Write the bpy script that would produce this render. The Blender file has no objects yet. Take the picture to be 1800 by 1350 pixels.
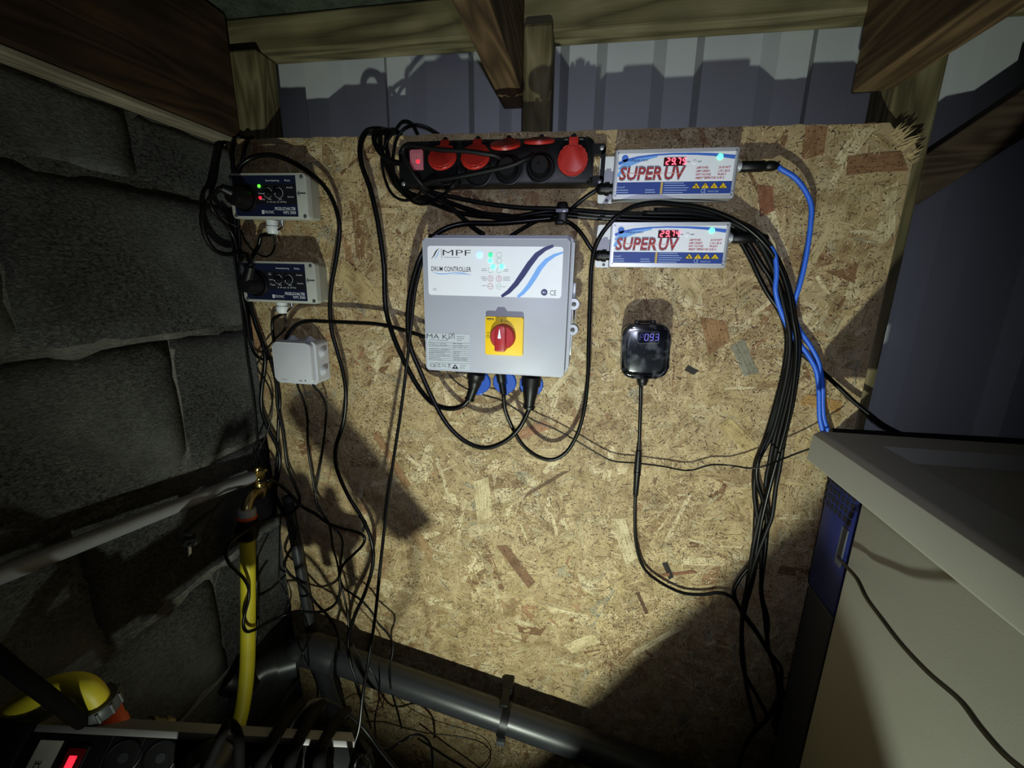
import bpy, bmesh, math, random
from mathutils import Vector, Matrix, noise as mnoise
random.seed(7)
sc = bpy.context.scene
COL = sc.collection
# ---------------------------------------------------------------- camera
FPX, CAM_D, CAM_Z = 740.0, 0.85, 1.5
_yaw, _pit, _rol = (math.radians(a) for a in (9.64, 14.0, -0.73))
_F = Vector((-math.sin(_yaw)*math.cos(_pit), math.cos(_yaw)*math.cos(_pit), -math.sin(_pit)))
_R0 = Vector((math.cos(_yaw), math.sin(_yaw), 0))
_D0 = _F.cross(_R0)
_R = math.cos(_rol)*_R0 + math.sin(_rol)*_D0
_Dn = -math.sin(_rol)*_R0 + math.cos(_rol)*_D0
CAM = Vector((0, -CAM_D, CAM_Z))
cam_data = bpy.data.cameras.new('camera')
cam_data.sensor_fit = 'HORIZONTAL'; cam_data.sensor_width = 36
cam_data.lens = FPX/1800*36
cam_data.clip_start = 0.02; cam_data.clip_end = 50
cam = bpy.data.objects.new('camera', cam_data)
COL.objects.link(cam)
mw = Matrix.Identity(4)
for i in range(3):
    mw[i][0], mw[i][1], mw[i][2], mw[i][3] = _R[i], -_Dn[i], -_F[i], CAM[i]
cam.matrix_world = mw
sc.camera = cam
# ---------------------------------------------------------------- world, lamps, exposure
world = bpy.data.worlds.new('world'); sc.world = world; world.use_nodes = True
world.node_tree.nodes['Background'].inputs[0].default_value = (0.6, 0.7, 1.0, 1)
world.node_tree.nodes['Background'].inputs[1].default_value = 0.004
def spot(name, loc, target, watts, angle, blend, radius, color):
    d = bpy.data.lights.new(name, 'SPOT')
    d.energy = watts; d.spot_size = math.radians(angle); d.spot_blend = blend
    d.shadow_soft_size = radius; d.color = color
    o = bpy.data.objects.new(name, d); COL.objects.link(o)
    o.location = loc
    o.rotation_euler = (Vector(target)-Vector(loc)).to_track_quat('-Z', 'Y').to_euler()
    return o
# hand torch held low in front of the board, and the small lamp of the phone beside the lens
spot('hand_torch', (-0.03, -1.0, 0.62), (0.00, 0.0, 1.10), 55.0, 111, 1.0, 0.014, (0.92, 1.02, 0.86))
spot('phone_lamp', (0.02, -0.855, 1.52), (-0.03, 0.0, 1.36), 10.6, 100, 1.0, 0.012, (0.76, 0.80, 1.0))
sc.view_settings.view_transform = 'Standard'; sc.view_settings.look = 'None'
sc.view_settings.gamma = 1.0; sc.view_settings.use_curve_mapping = False
sc.view_settings.exposure = 0.0
sc.cycles.max_bounces = 5; sc.cycles.diffuse_bounces = 3; sc.cycles.glossy_bounces = 3
sc.cycles.transmission_bounces = 5; sc.cycles.transparent_max_bounces = 6
sc.cycles.use_denoising = True
sc.cycles.caustics_reflective = False; sc.cycles.caustics_refractive = False
# ---------------------------------------------------------------- where a thing seen in the photograph stands
def ray(px, py): return (px-900)/FPX*_R + (py-675)/FPX*_Dn + _F
def at(px, py, o=0.0):                     # on the vertical plane o metres in front of the board
    d = ray(px, py); return CAM + d*((-o-CAM.y)/d.y)
def atx(px, py, X):
    d = ray(px, py); return CAM + d*((X-CAM.x)/d.x)
def atd(px, py, depth):
    return CAM + ray(px, py)*depth
# ---------------------------------------------------------------- mesh helpers
def newbm(): return bmesh.new()
def box(bm, x0, x1, y0, y1, z0, z1, bev=0.0, seg=2):
    vs = [bm.verts.new((x, y, z)) for x in (x0, x1) for y in (y0, y1) for z in (z0, z1)]
    fs = [bm.faces.new([vs[i] for i in q]) for q in ((0,1,3,2),(4,6,7,5),(0,4,5,1),(2,3,7,6),(0,2,6,4),(1,5,7,3))]
    if bev > 0:
        es = list({e for f in fs for e in f.edges})
        bmesh.ops.bevel(bm, geom=es, offset=bev, segments=seg, profile=0.5, affect='EDGES', clamp_overlap=True)
def hexa(bm, pts, bev=0.0):                # eight corners: bottom loop 0-3, top loop 4-7
    vs = [bm.verts.new(p) for p in pts]
    fs = [bm.faces.new([vs[i] for i in q]) for q in ((3,2,1,0),(4,5,6,7),(0,1,5,4),(1,2,6,5),(2,3,7,6),(3,0,4,7))]
    if bev > 0:
        es = list({e for f in fs for e in f.edges})
        bmesh.ops.bevel(bm, geom=es, offset=bev, segments=2, profile=0.5, affect='EDGES', clamp_overlap=True)
def prism(bm, pts, y0, y1, bev=0.0, seg=2):  # outline in x,z pushed from y0 (front) to y1 (back)
    a = [bm.verts.new((p[0], y0, p[1])) for p in pts]
    b = [bm.verts.new((p[0], y1, p[1])) for p in pts]
    n = len(pts)
    ff = bm.faces.new(a); bm.faces.new(list(reversed(b)))
    for i in range(n): bm.faces.new((a[i], b[i], b[(i+1) % n], a[(i+1) % n]))
    if bev > 0:
        bmesh.ops.bevel(bm, geom=list(ff.edges), offset=bev, segments=seg, profile=0.5, affect='EDGES', clamp_overlap=True)
def rrect(cx, cz, w, h, r, n=5):
    out = []
    for (sx, sz, a0) in ((1,1,0),(-1,1,90),(-1,-1,180),(1,-1,270)):
        for k in range(n+1):
            a = math.radians(a0+90*k/n)
            out.append((cx+sx*(w/2-r)+r*math.cos(a), cz+sz*(h/2-r)+r*math.sin(a)))
    return out
def circ(cx, cz, r, n=24, rz=None):
    return [(cx+r*math.cos(2*math.pi*k/n), cz+(rz or r)*math.sin(2*math.pi*k/n)) for k in range(n)]
def sheet(bm, pts, y):
    bm.faces.new([bm.verts.new((p[0], y, p[1])) for p in pts])
def ring(bm, cx, cz, r0, r1, y, n=28):
    a = [bm.verts.new((cx+r0*math.cos(2*math.pi*k/n), y, cz+r0*math.sin(2*math.pi*k/n))) for k in range(n)]
    b = [bm.verts.new((cx+r1*math.cos(2*math.pi*k/n), y, cz+r1*math.sin(2*math.pi*k/n))) for k in range(n)]
    for k in range(n): bm.faces.new((a[k], b[k], b[(k+1) % n], a[(k+1) % n]))
def ribbon(bm, pts, w, y):                 # flat stripe along a 2d polyline; w number or list
    n = len(pts); L = []; R = []
    for i, p in enumerate(pts):
        q0 = pts[max(0, i-1)]; q1 = pts[min(n-1, i+1)]
        dx, dz = q1[0]-q0[0], q1[1]-q0[1]; l = math.hypot(dx, dz) or 1
        ww = (w[i] if isinstance(w, (list, tuple)) else w)/2
        L.append(bm.verts.new((p[0]-dz/l*ww, y, p[1]+dx/l*ww))); R.append(bm.verts.new((p[0]+dz/l*ww, y, p[1]-dx/l*ww)))
    for i in range(n-1): bm.faces.new((R[i], R[i+1], L[i+1], L[i]))
def frame_of(d):
    d = Vector(d).normalized()
    u = d.cross(Vector((0, 0, 1)))
    if u.length < 0.1: u = d.cross(Vector((1, 0, 0)))
    u.normalize(); return d, u, d.cross(u).normalized()
def lathe(bm, p, d, prof, n=20, cap=True):  # prof: (distance along d, radius)
    d, u, v = frame_of(d); p = Vector(p); rings = []
    for t, r in prof:
        rings.append([bm.verts.new(p+d*t+(u*math.cos(2*math.pi*k/n)+v*math.sin(2*math.pi*k/n))*r) for k in range(n)])
    for a, b in zip(rings, rings[1:]):
        for k in range(n): bm.faces.new((a[k], a[(k+1) % n], b[(k+1) % n], b[k]))
    if cap:
        bm.faces.new(list(reversed(rings[0]))); bm.faces.new(rings[-1])
def smooth_path(P, sub=6):
    P = [Vector(p) for p in P]
    if len(P) < 3: return P
    out = []
    for i in range(len(P)-1):
        p0 = P[i-1] if i else P[0]*2-P[1]
        p1, p2 = P[i], P[i+1]
        p3 = P[i+2] if i+2 < len(P) else P[-1]*2-P[-2]
        t1 = max((p1-p0).length, 1e-6)**.5; t2 = t1+max((p2-p1).length, 1e-6)**.5; t3 = t2+max((p3-p2).length, 1e-6)**.5
        for k in range(sub):                # centripetal spline: no overshoot at uneven points
            t = t1+(t2-t1)*k/sub
            A1 = p0*((t1-t)/t1)+p1*(t/t1); A2 = p1*((t2-t)/(t2-t1))+p2*((t-t1)/(t2-t1)); A3 = p2*((t3-t)/(t3-t2))+p3*((t-t2)/(t3-t2))
            B1 = A1*((t2-t)/t2)+A2*(t/t2); B2 = A2*((t3-t)/(t3-t1))+A3*((t-t1)/(t3-t1))
            out.append(B1*((t2-t)/(t2-t1))+B2*((t-t1)/(t2-t1)))
    out.append(P[-1]); return out
def tube(bm, P, r, n=8, sub=6):
    P = smooth_path(P, sub); N = len(P); rings = []; u = None
    for i, p in enumerate(P):
        d = (P[min(N-1, i+1)]-P[max(0, i-1)]).normalized()
        if u is None: _, u, _ = frame_of(d)
        u = (u-d*u.dot(d)); u = u.normalized() if u.length > 1e-6 else frame_of(d)[1]
        v = d.cross(u); rr = r(i/(N-1)) if callable(r) else r
        rings.append([bm.verts.new(p+(u*math.cos(2*math.pi*k/n)+v*math.sin(2*math.pi*k/n))*rr) for k in range(n)])
    for a, b in zip(rings, rings[1:]):
        for k in range(n): bm.faces.new((a[k], a[(k+1) % n], b[(k+1) % n], b[k]))
    bm.faces.new(list(reversed(rings[0]))); bm.faces.new(rings[-1])
def obj(name, bm, m, parent=None, smooth=False, origin=None, recalc=True):
    if recalc: bmesh.ops.recalc_face_normals(bm, faces=bm.faces[:])
    if origin is not None: bmesh.ops.translate(bm, verts=bm.verts[:], vec=-Vector(origin))
    me = bpy.data.meshes.new(name); bm.to_mesh(me); bm.free()
    if smooth:
        me.polygons.foreach_set('use_smooth', [True]*len(me.polygons))
        if smooth != 'all': me.set_sharp_from_angle(angle=math.radians(40))
    me.materials.append(m)
    o = bpy.data.objects.new(name, me); COL.objects.link(o)
    if parent is not None: o.parent = parent
    elif origin is not None: o.location = origin
    return o
def tag(o, label, cat, group=None):
    o['label'] = label; o['category'] = cat
    if group: o['group'] = group
    return o
def thing(name, label, cat, loc=(0,0,0), tilt=0.0, rotz=0.0, group=None):
    o = bpy.data.objects.new(name, None); COL.objects.link(o); o.empty_display_size = 0.02
    o.location = loc; o.rotation_euler = (0, tilt, rotz)
    return tag(o, label, cat, group)
def struct(o): o['kind'] = 'structure'; return o
def obj_split(name, bm, m, parent, gap):   # loose pieces farther apart than gap become parts of their own
    bm.verts.index_update(); seen = {}; comps = []
    for f in bm.faces:
        if f in seen: continue
        st = [f]; seen[f] = 1; c = []
        while st:
            g = st.pop(); c.append(g)
            for e in g.edges:
                for h in e.link_faces:
                    if h not in seen: seen[h] = 1; st.append(h)
        xs = [v.co.x for g in c for v in g.verts]; zs = [v.co.z for g in c for v in g.verts]
        comps.append([c, min(xs), max(xs), min(zs), max(zs)])
    grp = list(range(len(comps)))
    def root(i):
        while grp[i] != i: i = grp[i]
        return i
    for i, a in enumerate(comps):
        for j in range(i):
            b = comps[j]
            if max(a[1]-b[2], b[1]-a[2], 0) < gap and max(a[3]-b[4], b[3]-a[4], 0) < gap*.6: grp[root(i)] = root(j)
    sets = {}
    for i, a in enumerate(comps): sets.setdefault(root(i), []).extend(a[0])
    for fs in sets.values():
        nb = bmesh.new(); mp_ = {}
        for f in fs:
            vs = []
            for v in f.verts:
                if v not in mp_: mp_[v] = nb.verts.new(v.co)
                vs.append(mp_[v])
            nb.faces.new(vs)
        obj(name, nb, m, parent, recalc=False)
    bm.free()
def text(bm, s, x0, z, h, y, x1=None, bold=0.0, shear=0.0, align='LEFT', lift=0.0):
    cu = bpy.data.curves.new('t', 'FONT'); cu.body = s; cu.size = 1.0; cu.offset = bold; cu.shear = shear
    cu.resolution_u = 2; cu.fill_mode = 'FRONT'
    ob = bpy.data.objects.new('t', cu); me = ob.to_mesh()
    vs = [tuple(v.co) for v in me.vertices]; fs = [tuple(p.vertices) for p in me.polygons]
    ob.to_mesh_clear(); bpy.data.objects.remove(ob); bpy.data.curves.remove(cu)
    if not vs: return
    ax, bx = min(v[0] for v in vs), max(v[0] for v in vs)
    s_z = h/0.70
    s_x = (x1-x0)/(bx-ax) if x1 is not None else s_z
    if x1 is None and align == 'CENTER': x0 -= (bx-ax)*s_x/2
    if x1 is None and align == 'RIGHT': x0 -= (bx-ax)*s_x
    bv = [bm.verts.new((x0+(v[0]-ax)*s_x, y, z+v[1]*s_z+lift*(v[0]-ax)*s_x)) for v in vs]
    for f in fs:
        try: bm.faces.new([bv[i] for i in f])
        except ValueError: pass
# ---------------------------------------------------------------- materials
def lin(c): return tuple(((v/12.92) if v <= 0.04045 else ((v+0.055)/1.055)**2.4) for v in c)
def mat(name, c, rough=0.5, metal=0.0, vary=0.12, scale=60.0, bump=0.0, bscale=400.0, spec=0.5, emit=None, emit_s=0.0, alpha=1.0, trans=0.0, coat=0.0):
    m = bpy.data.materials.new(name); m.use_nodes = True
    nt = m.node_tree; N = nt.nodes; L = nt.links; b = N['Principled BSDF']
    col = lin(c)
    b.inputs['Roughness'].default_value = rough; b.inputs['Metallic'].default_value = metal
    b.inputs['Specular IOR Level'].default_value = spec
    if coat: b.inputs['Coat Weight'].default_value = coat
    tc = N.new('ShaderNodeTexCoord'); nz = N.new('ShaderNodeTexNoise'); nz.inputs['Scale'].default_value = scale; nz.inputs['Detail'].default_value = 4
    L.new(tc.outputs['Object'], nz.inputs['Vector'])
    mx = N.new('ShaderNodeMix'); mx.data_type = 'RGBA'
    mx.inputs[6].default_value = tuple(v*(1-vary) for v in col)+(1,); mx.inputs[7].default_value = tuple(min(1, v*(1+vary)) for v in col)+(1,)
    L.new(nz.outputs['Fac'], mx.inputs[0]); L.new(mx.outputs[2], b.inputs['Base Color'])
    if bump:
        n2 = N.new('ShaderNodeTexNoise'); n2.inputs['Scale'].default_value = bscale; n2.inputs['Detail'].default_value = 3
        L.new(tc.outputs['Object'], n2.inputs['Vector'])
        bp = N.new('ShaderNodeBump'); bp.inputs['Strength'].default_value = bump; bp.inputs['Distance'].default_value = 0.001
        L.new(n2.outputs['Fac'], bp.inputs['Height']); L.new(bp.outputs['Normal'], b.inputs['Normal'])
    if emit:
        b.inputs['Emission Color'].default_value = tuple(lin(emit))+(1,); b.inputs['Emission Strength'].default_value = emit_s
    if trans: b.inputs['Transmission Weight'].default_value = trans
    b.inputs['Alpha'].default_value = alpha
    return m
def ramp(N, stops):
    r = N.new('ShaderNodeValToRGB'); e = r.color_ramp.elements
    while len(e) < len(stops): e.new(0.5)
    for el, (p, c) in zip(e, stops): el.position = p; el.color = tuple(lin(c))+(1,)
    return r
def wood(name, dark, mid, light, axis, rough=0.75, knots=True):
    m = bpy.data.materials.new(name); m.use_nodes = True; nt = m.node_tree; N = nt.nodes; L = nt.links; b = N['Principled BSDF']
    b.inputs['Roughness'].default_value = rough; b.inputs['Specular IOR Level'].default_value = 0.25
    tc = N.new('ShaderNodeTexCoord')
    mp = N.new('ShaderNodeMapping'); s = [14.0, 14.0, 14.0]; s[axis] = 1.6; mp.inputs['Scale'].default_value = s
    L.new(tc.outputs['Object'], mp.inputs['Vector'])
    n1 = N.new('ShaderNodeTexNoise'); n1.inputs['Scale'].default_value = 1.0; n1.inputs['Detail'].default_value = 2; n1.inputs['Distortion'].default_value = 0.6
    L.new(mp.outputs[0], n1.inputs['Vector'])
    # growth rings: contour lines of the slow field
    mul = N.new('ShaderNodeMath'); mul.operation = 'MULTIPLY'; mul.inputs[1].default_value = 16.0; L.new(n1.outputs['Fac'], mul.inputs[0])
    fr = N.new('ShaderNodeMath'); fr.operation = 'PINGPONG'; fr.inputs[1].default_value = 1.0; L.new(mul.outputs[0], fr.inputs[0])
    mp2 = N.new('ShaderNodeMapping'); s2 = [420.0]*3; s2[axis] = 9.0; mp2.inputs['Scale'].default_value = s2
    L.new(tc.outputs['Object'], mp2.inputs['Vector'])
    n2 = N.new('ShaderNodeTexNoise'); n2.inputs['Scale'].default_value = 1.0; n2.inputs['Detail'].default_value = 3
    L.new(mp2.outputs[0], n2.inputs['Vector'])
    ad = N.new('ShaderNodeMix'); ad.inputs[0].default_value = 0.4
    L.new(fr.outputs[0], ad.inputs[2]); L.new(n2.outputs['Fac'], ad.inputs[3])
    r = ramp(N, [(0.15, dark), (0.5, mid), (0.85, light)]); L.new(ad.outputs[0], r.inputs[0])
    n3 = N.new('ShaderNodeTexNoise'); n3.inputs['Scale'].default_value = 9.0; L.new(tc.outputs['Object'], n3.inputs['Vector'])
    r3 = ramp(N, [(0.3, (0.78, 0.78, 0.78)), (0.7, (1, 1, 1))]); L.new(n3.outputs['Fac'], r3.inputs[0])
    mx = N.new('ShaderNodeMix'); mx.data_type = 'RGBA'; mx.blend_type = 'MULTIPLY'; mx.inputs[0].default_value = 1.0
    L.new(r.outputs[0], mx.inputs[6]); L.new(r3.outputs[0], mx.inputs[7]); L.new(mx.outputs[2], b.inputs['Base Color'])
    bp = N.new('ShaderNodeBump'); bp.inputs['Strength'].default_value = 0.25; bp.inputs['Distance'].default_value = 0.001
    L.new(ad.outputs[0], bp.inputs['Height']); L.new(bp.outputs['Normal'], b.inputs['Normal'])
    return m
def concrete(name, dark, mid, light, rough=0.95, bump=1.0):
    m = bpy.data.materials.new(name); m.use_nodes = True; nt = m.node_tree; N = nt.nodes; L = nt.links; b = N['Principled BSDF']
    b.inputs['Roughness'].default_value = rough; b.inputs['Specular IOR Level'].default_value = 0.15
    tc = N.new('ShaderNodeTexCoord')
    n1 = N.new('ShaderNodeTexNoise'); n1.inputs['Scale'].default_value = 7.0; n1.inputs['Detail'].default_value = 8; n1.inputs['Roughness'].default_value = 0.7
    L.new(tc.outputs['Object'], n1.inputs['Vector'])
    r = ramp(N, [(0.3, dark), (0.5, mid), (0.72, light)]); L.new(n1.outputs['Fac'], r.inputs[0])
    mp = N.new('ShaderNodeMapping'); mp.inputs['Scale'].default_value = (1, 1, 1.7); L.new(tc.outputs['Object'], mp.inputs['Vector'])
    n2 = N.new('ShaderNodeTexNoise'); n2.inputs['Scale'].default_value = 140.0; n2.inputs['Detail'].default_value = 5; n2.inputs['Roughness'].default_value = 0.65; n2.inputs['Distortion'].default_value = 0.8
    L.new(mp.outputs[0], n2.inputs['Vector'])
    pr = ramp(N, [(0.34, (0.0,)*3), (0.46, (0.72,)*3), (0.7, (1,)*3)]); L.new(n2.outputs['Fac'], pr.inputs[0])
    n4 = N.new('ShaderNodeTexNoise'); n4.inputs['Scale'].default_value = 4.0; n4.inputs['Detail'].default_value = 2; L.new(tc.outputs['Object'], n4.inputs['Vector'])
    st = ramp(N, [(0.35, (0.4,)*3), (0.65, (1,)*3)]); L.new(n4.outputs['Fac'], st.inputs[0])
    # pores are dark as well as deep
    md = ramp(N, [(0.0, (0.36,)*3), (1.0, (1,)*3)]); L.new(pr.outputs[0], md.inputs[0])
    mx = N.new('ShaderNodeMix'); mx.data_type = 'RGBA'; mx.blend_type = 'MULTIPLY'; L.new(st.outputs[0], mx.inputs[0])
    L.new(r.outputs[0], mx.inputs[6]); L.new(md.outputs[0], mx.inputs[7]); L.new(mx.outputs[2], b.inputs['Base Color'])
    hm = N.new('ShaderNodeMath'); hm.operation = 'MULTIPLY'; L.new(pr.outputs[0], hm.inputs[0]); L.new(st.outputs[0], hm.inputs[1])
    bp = N.new('ShaderNodeBump'); bp.inputs['Strength'].default_value = bump; bp.inputs['Distance'].default_value = 0.007
    L.new(hm.outputs[0], bp.inputs['Height']); L.new(bp.outputs['Normal'], b.inputs['Normal'])
    return m
M = {}
M['black'] = mat('black_rubber', (0.04, 0.04, 0.045), 0.42, spec=0.3)
M['cable'] = mat('black_cable_sheath', (0.03, 0.03, 0.034), 0.33, spec=0.28)
M['cable_matt'] = mat('dusty_black_cable_sheath', (0.055, 0.053, 0.052), 0.5, vary=0.4, spec=0.22)
M['matt_black'] = mat('matt_black_rubber', (0.035, 0.034, 0.034), 0.85, vary=.3, spec=0.08)
M['plastic_black'] = mat('black_plastic', (0.05, 0.05, 0.055), 0.42, bump=0.1, spec=0.3)
M['dark_grey'] = mat('dark_grey_plastic', (0.26, 0.27, 0.28), 0.45)
M['grey_box'] = mat('light_grey_plastic', (0.655, 0.665, 0.71), 0.45, vary=0.04, bump=0.04, bscale=900)
M['grey_warm'] = mat('warm_grey_plastic', (0.66, 0.66, 0.63), 0.5, vary=0.06)
M['white'] = mat('white_print', (0.90, 0.91, 0.94), 0.5, vary=0.03)
M['ink'] = mat('black_ink', (0.06, 0.06, 0.09), 0.5)
M['ink_grey'] = mat('grey_ink', (0.45, 0.47, 0.50), 0.5)
M['navy'] = mat('navy_ink', (0.14, 0.16, 0.38), 0.5)
M['sky_ink'] = mat('light_blue_ink', (0.45, 0.66, 0.93), 0.5)
M['red_ink'] = mat('red_ink', (0.66, 0.14, 0.20), 0.5)
M['green_ink'] = mat('green_ink', (0.45, 0.66, 0.55), 0.5)
M['yellow'] = mat('yellow_plastic', (0.93, 0.77, 0.08), 0.5, vary=0.05)
M['red'] = mat('red_plastic', (0.64, 0.15, 0.12), 0.4, vary=0.12)
M['red_knob'] = mat('dark_red_plastic', (0.66, 0.14, 0.17), 0.42, vary=0.06)
M['blue'] = mat('blue_plastic', (0.05, 0.28, 0.66), 0.45, vary=0.08)
M['blue_cable'] = mat('blue_cable_sheath', (0.16, 0.38, 0.82), 0.45, vary=0.08)
M['steel'] = mat('bright_steel', (0.78, 0.79, 0.80), 0.28, metal=1.0, vary=0.08)
M['zinc'] = mat('dull_zinc', (0.62, 0.63, 0.64), 0.45, metal=0.8, vary=0.1)
M['alu'] = mat('anodised_aluminium', (0.80, 0.81, 0.83), 0.42, metal=0.6, vary=0.06)
M['brass'] = mat('brass', (0.70, 0.62, 0.42), 0.32, metal=1.0, vary=0.25, scale=120)
M['orange'] = mat('orange_plastic', (0.86, 0.34, 0.16), 0.4, vary=0.15)
M['hose'] = mat('yellow_hose', (0.80, 0.74, 0.16), 0.5, vary=0.2, scale=30)
def led(name, c, s): return mat(name, c, 0.4, emit=c, emit_s=s)
M['led_red'] = led('red_led_glow', (1.0, 0.10, 0.16), 3.0)
M['led_pink'] = led('red_digit_glow', (1.0, 0.34, 0.42), 2.2)
M['led_cyan'] = led('green_led_glow', (0.35, 1.0, 0.66), 2.2)
M['led_green'] = led('lime_led_glow', (0.25, 1.0, 0.15), 4.0)
M['led_blue'] = led('blue_led_glow', (0.35, 0.65, 1.0), 5.0)
M['digit_blue'] = led('violet_digit_glow', (0.55, 0.52, 1.0), 0.9)
# ================================================================ the setting
W_green = wood('treated_softwood_across', (0.31, 0.285, 0.195), (0.46, 0.425, 0.305), (0.56, 0.525, 0.40), 0)
W_post = wood('treated_softwood_upright', (0.31, 0.285, 0.19), (0.44, 0.40, 0.28), (0.54, 0.50, 0.38), 2)
W_brown = wood('brown_softwood', (0.27, 0.205, 0.14), (0.38, 0.30, 0.205), (0.50, 0.40, 0.28), 1)
W_beam = wood('dark_brown_beam', (0.19, 0.14, 0.095), (0.26, 0.19, 0.13), (0.32, 0.24, 0.17), 1)
W_sill = wood('pale_sill_wood', (0.50, 0.46, 0.38), (0.62, 0.58, 0.50), (0.70, 0.66, 0.58), 1)
W_brace = wood('dark_brace_wood', (0.20, 0.16, 0.12), (0.28, 0.23, 0.18), (0.34, 0.28, 0.22), 0)
C_block = concrete('rough_concrete_block', (0.31, 0.31, 0.30), (0.415, 0.415, 0.41), (0.50, 0.50, 0.49))
C_mortar = concrete('pale_mortar', (0.34, 0.34, 0.32), (0.47, 0.465, 0.445), (0.62, 0.615, 0.59), bump=1.0)
C_floor = concrete('concrete_floor', (0.30, 0.30, 0.29), (0.40, 0.40, 0.38), (0.48, 0.48, 0.46))
C_roof = concrete('fibre_cement_sheet', (0.12, 0.14, 0.11), (0.30, 0.33, 0.28), (0.40, 0.43, 0.37), bump=0.3)
# --- corrugated steel sheet behind everything
bm = newbm(); prof = []
for x in (-1.153, -0.966, -0.779, -0.592, -0.404, -0.219, -0.030, 0.149, 0.342, 0.500, 0.660, 0.847, 1.034, 1.221, 1.408, 1.595, 1.78):
    prof += [(x-0.046, 0.122), (x-0.026, 0.090), (x+0.026, 0.090), (x+0.046, 0.122)]
lo = [bm.verts.new((a, b_, 0.0)) for a, b_ in prof]; hi = [bm.verts.new((a, b_, 2.02)) for a, b_ in prof]
for i in range(len(prof)-1): bm.faces.new((lo[i], lo[i+1], hi[i+1], hi[i]))
struct(obj('wall_back', bm, mat('grey_coated_steel_sheet', (0.66, 0.67, 0.68), 0.38, vary=0.05, scale=4, spec=0.5), recalc=False))
bm = newbm(); box(bm, -1.0, 1.75, -1.9, 0.14, -0.05, 0.0); struct(obj('floor', bm, C_floor))
bm = newbm(); box(bm, -1.0, 1.75, -1.9, 0.14, 2.002, 2.02); struct(obj('ceiling', bm, C_roof))
# --- block wall on the left: a mortar bed with every block its own piece
WX = -0.765
bm = newbm(); box(bm, -0.95, WX-0.004, -1.7, 0.085, 0.0, 1.7645)
wall_left = struct(obj('wall_left', bm, C_mortar))
def block_mesh(w, h, seed):
    bm = newbm(); nx, nz = 12, 7; G = {}
    for i in range(nx+1):
        for k in range(nz+1):
            u, v = i/nx, k/nz
            edge = min(u*w, (1-u)*w, v*h, (1-v)*h)
            d = -0.004*max(0, 1-edge/0.016)
            n = mnoise.noise(Vector((u*w*26+seed*3.1, v*h*26, seed)))*0.0022
            jy = mnoise.noise(Vector((u*9, v*9, seed+5)))*0.005 if edge < 0.001 else 0
            G[i, k] = bm.verts.new((d+n, -w/2+u*w+jy*.15, -h/2+v*h+jy))
    for i in range(nx):
        for k in range(nz): bm.faces.new((G[i, k], G[i+1, k], G[i+1, k+1], G[i, k+1]))
    rim = [G[i, 0] for i in range(nx+1)]+[G[nx, k] for k in range(1, nz+1)]+[G[i, nz] for i in range(nx-1, -1, -1)]+[G[0, k] for k in range(nz-1, 0, -1)]
    bk = [bm.verts.new((-0.10, v.co.y, v.co.z)) for v in rim]
    for i in range(len(rim)): bm.faces.new((rim[i], bk[i], bk[(i+1) % len(rim)], rim[(i+1) % len(rim)]))
    bm.faces.new(list(reversed(bk)))
    return bm
beds = [1.770, 1.652, 1.387, 1.118, 0.874, 0.615, 0.355, 0.095, 0.0]
sd = 0; BL = 0.42
for ci in range(len(beds)-1):
    z1, z0 = beds[ci]-0.0055, beds[ci+1]+0.0055
    if ci == len(beds)-2: z0 = 0.0
    first = -0.395 if ci % 2 == 1 else -0.185
    ys = [0.082]+[y for y in (first+BL*1, first, first-BL, first-2*BL, first-3*BL) if -1.7 < y < 0.05]+[-1.7]
    for a, b_ in zip(ys, ys[1:]):
        if a-b_ < 0.03: continue
        sd += 1
        o = obj('block', block_mesh(a-b_-0.0015, z1-z0, sd), C_block, wall_left, smooth='all')
        o.location = (WX, (a+b_)/2, (z0+z1)/2)
# --- timber frame
def timber(name, pts, m, label, cat, bev=0.004):
    bm = newbm(); c = sum((Vector(p) for p in pts), Vector())/8
    hexa(bm, pts, bev); return tag(obj(name, bm, m, origin=c), label, cat)
def hx(x0, x1, y0, y1, z0, z1): return [(x0,y0,z0),(x1,y0,z0),(x1,y1,z0),(x0,y1,z0),(x0,y0,z1),(x1,y0,z1),(x1,y1,z1),(x0,y1,z1)]
timber('wall_plate', [(-0.748,0.036,1.939),(1.7,0.036,1.913),(1.7,0.089,1.913),(-0.748,0.089,1.939),(-0.748,0.036,2.0),(1.7,0.036,2.0),(1.7,0.089,2.0),(-0.748,0.089,2.0)],
       W_green, 'long horizontal softwood plate under the roof along the metal back wall', 'beam')
timber('corner_post', hx(-0.737,-0.671,0.0185,0.076,0.0,1.9375), W_post, 'upright softwood post between the block wall and the metal sheet', 'post')
timber('frame_post', hx(-0.1355,-0.083,0.0185,0.0885,0.0,1.941), W_post, 'upright softwood post behind the middle of the board, top end showing', 'post', 0.007)
timber('end_post', hx(0.473,0.541,0.0185,0.0885,0.0,1.925), W_post, 'upright softwood post behind the splintered edge of the board', 'post')
timber('rafter', hx(-0.183,-0.1365,-1.7,0.088,1.831,2.0), W_brown, 'middle rafter, brown softwood, ending against the middle post', 'rafter', 0.003)
timber('rafter', hx(0.418,0.476,-1.7,0.034,1.808,2.0), W_brown, 'dark brown rafter with a paler underside above the splintered board corner', 'rafter', 0.003)
timber('sill_strip', hx(-0.93,-0.731,-1.7,0.016,1.7655,1.7755), W_sill, 'thin pale timber strip between the dark beam and the block wall', 'strip', 0.002)
timber('wall_beam', hx(-0.93,-0.727,-1.7,0.018,1.7765,2.0), W_beam, 'deep dark brown beam lying on top of the concrete block wall', 'beam', 0.006)
bz = [(0.5415,0.022,1.629),(0.5415,0.022,1.706),(0.82,0.022,1.9145),(0.905,0.022,1.9145)]
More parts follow.
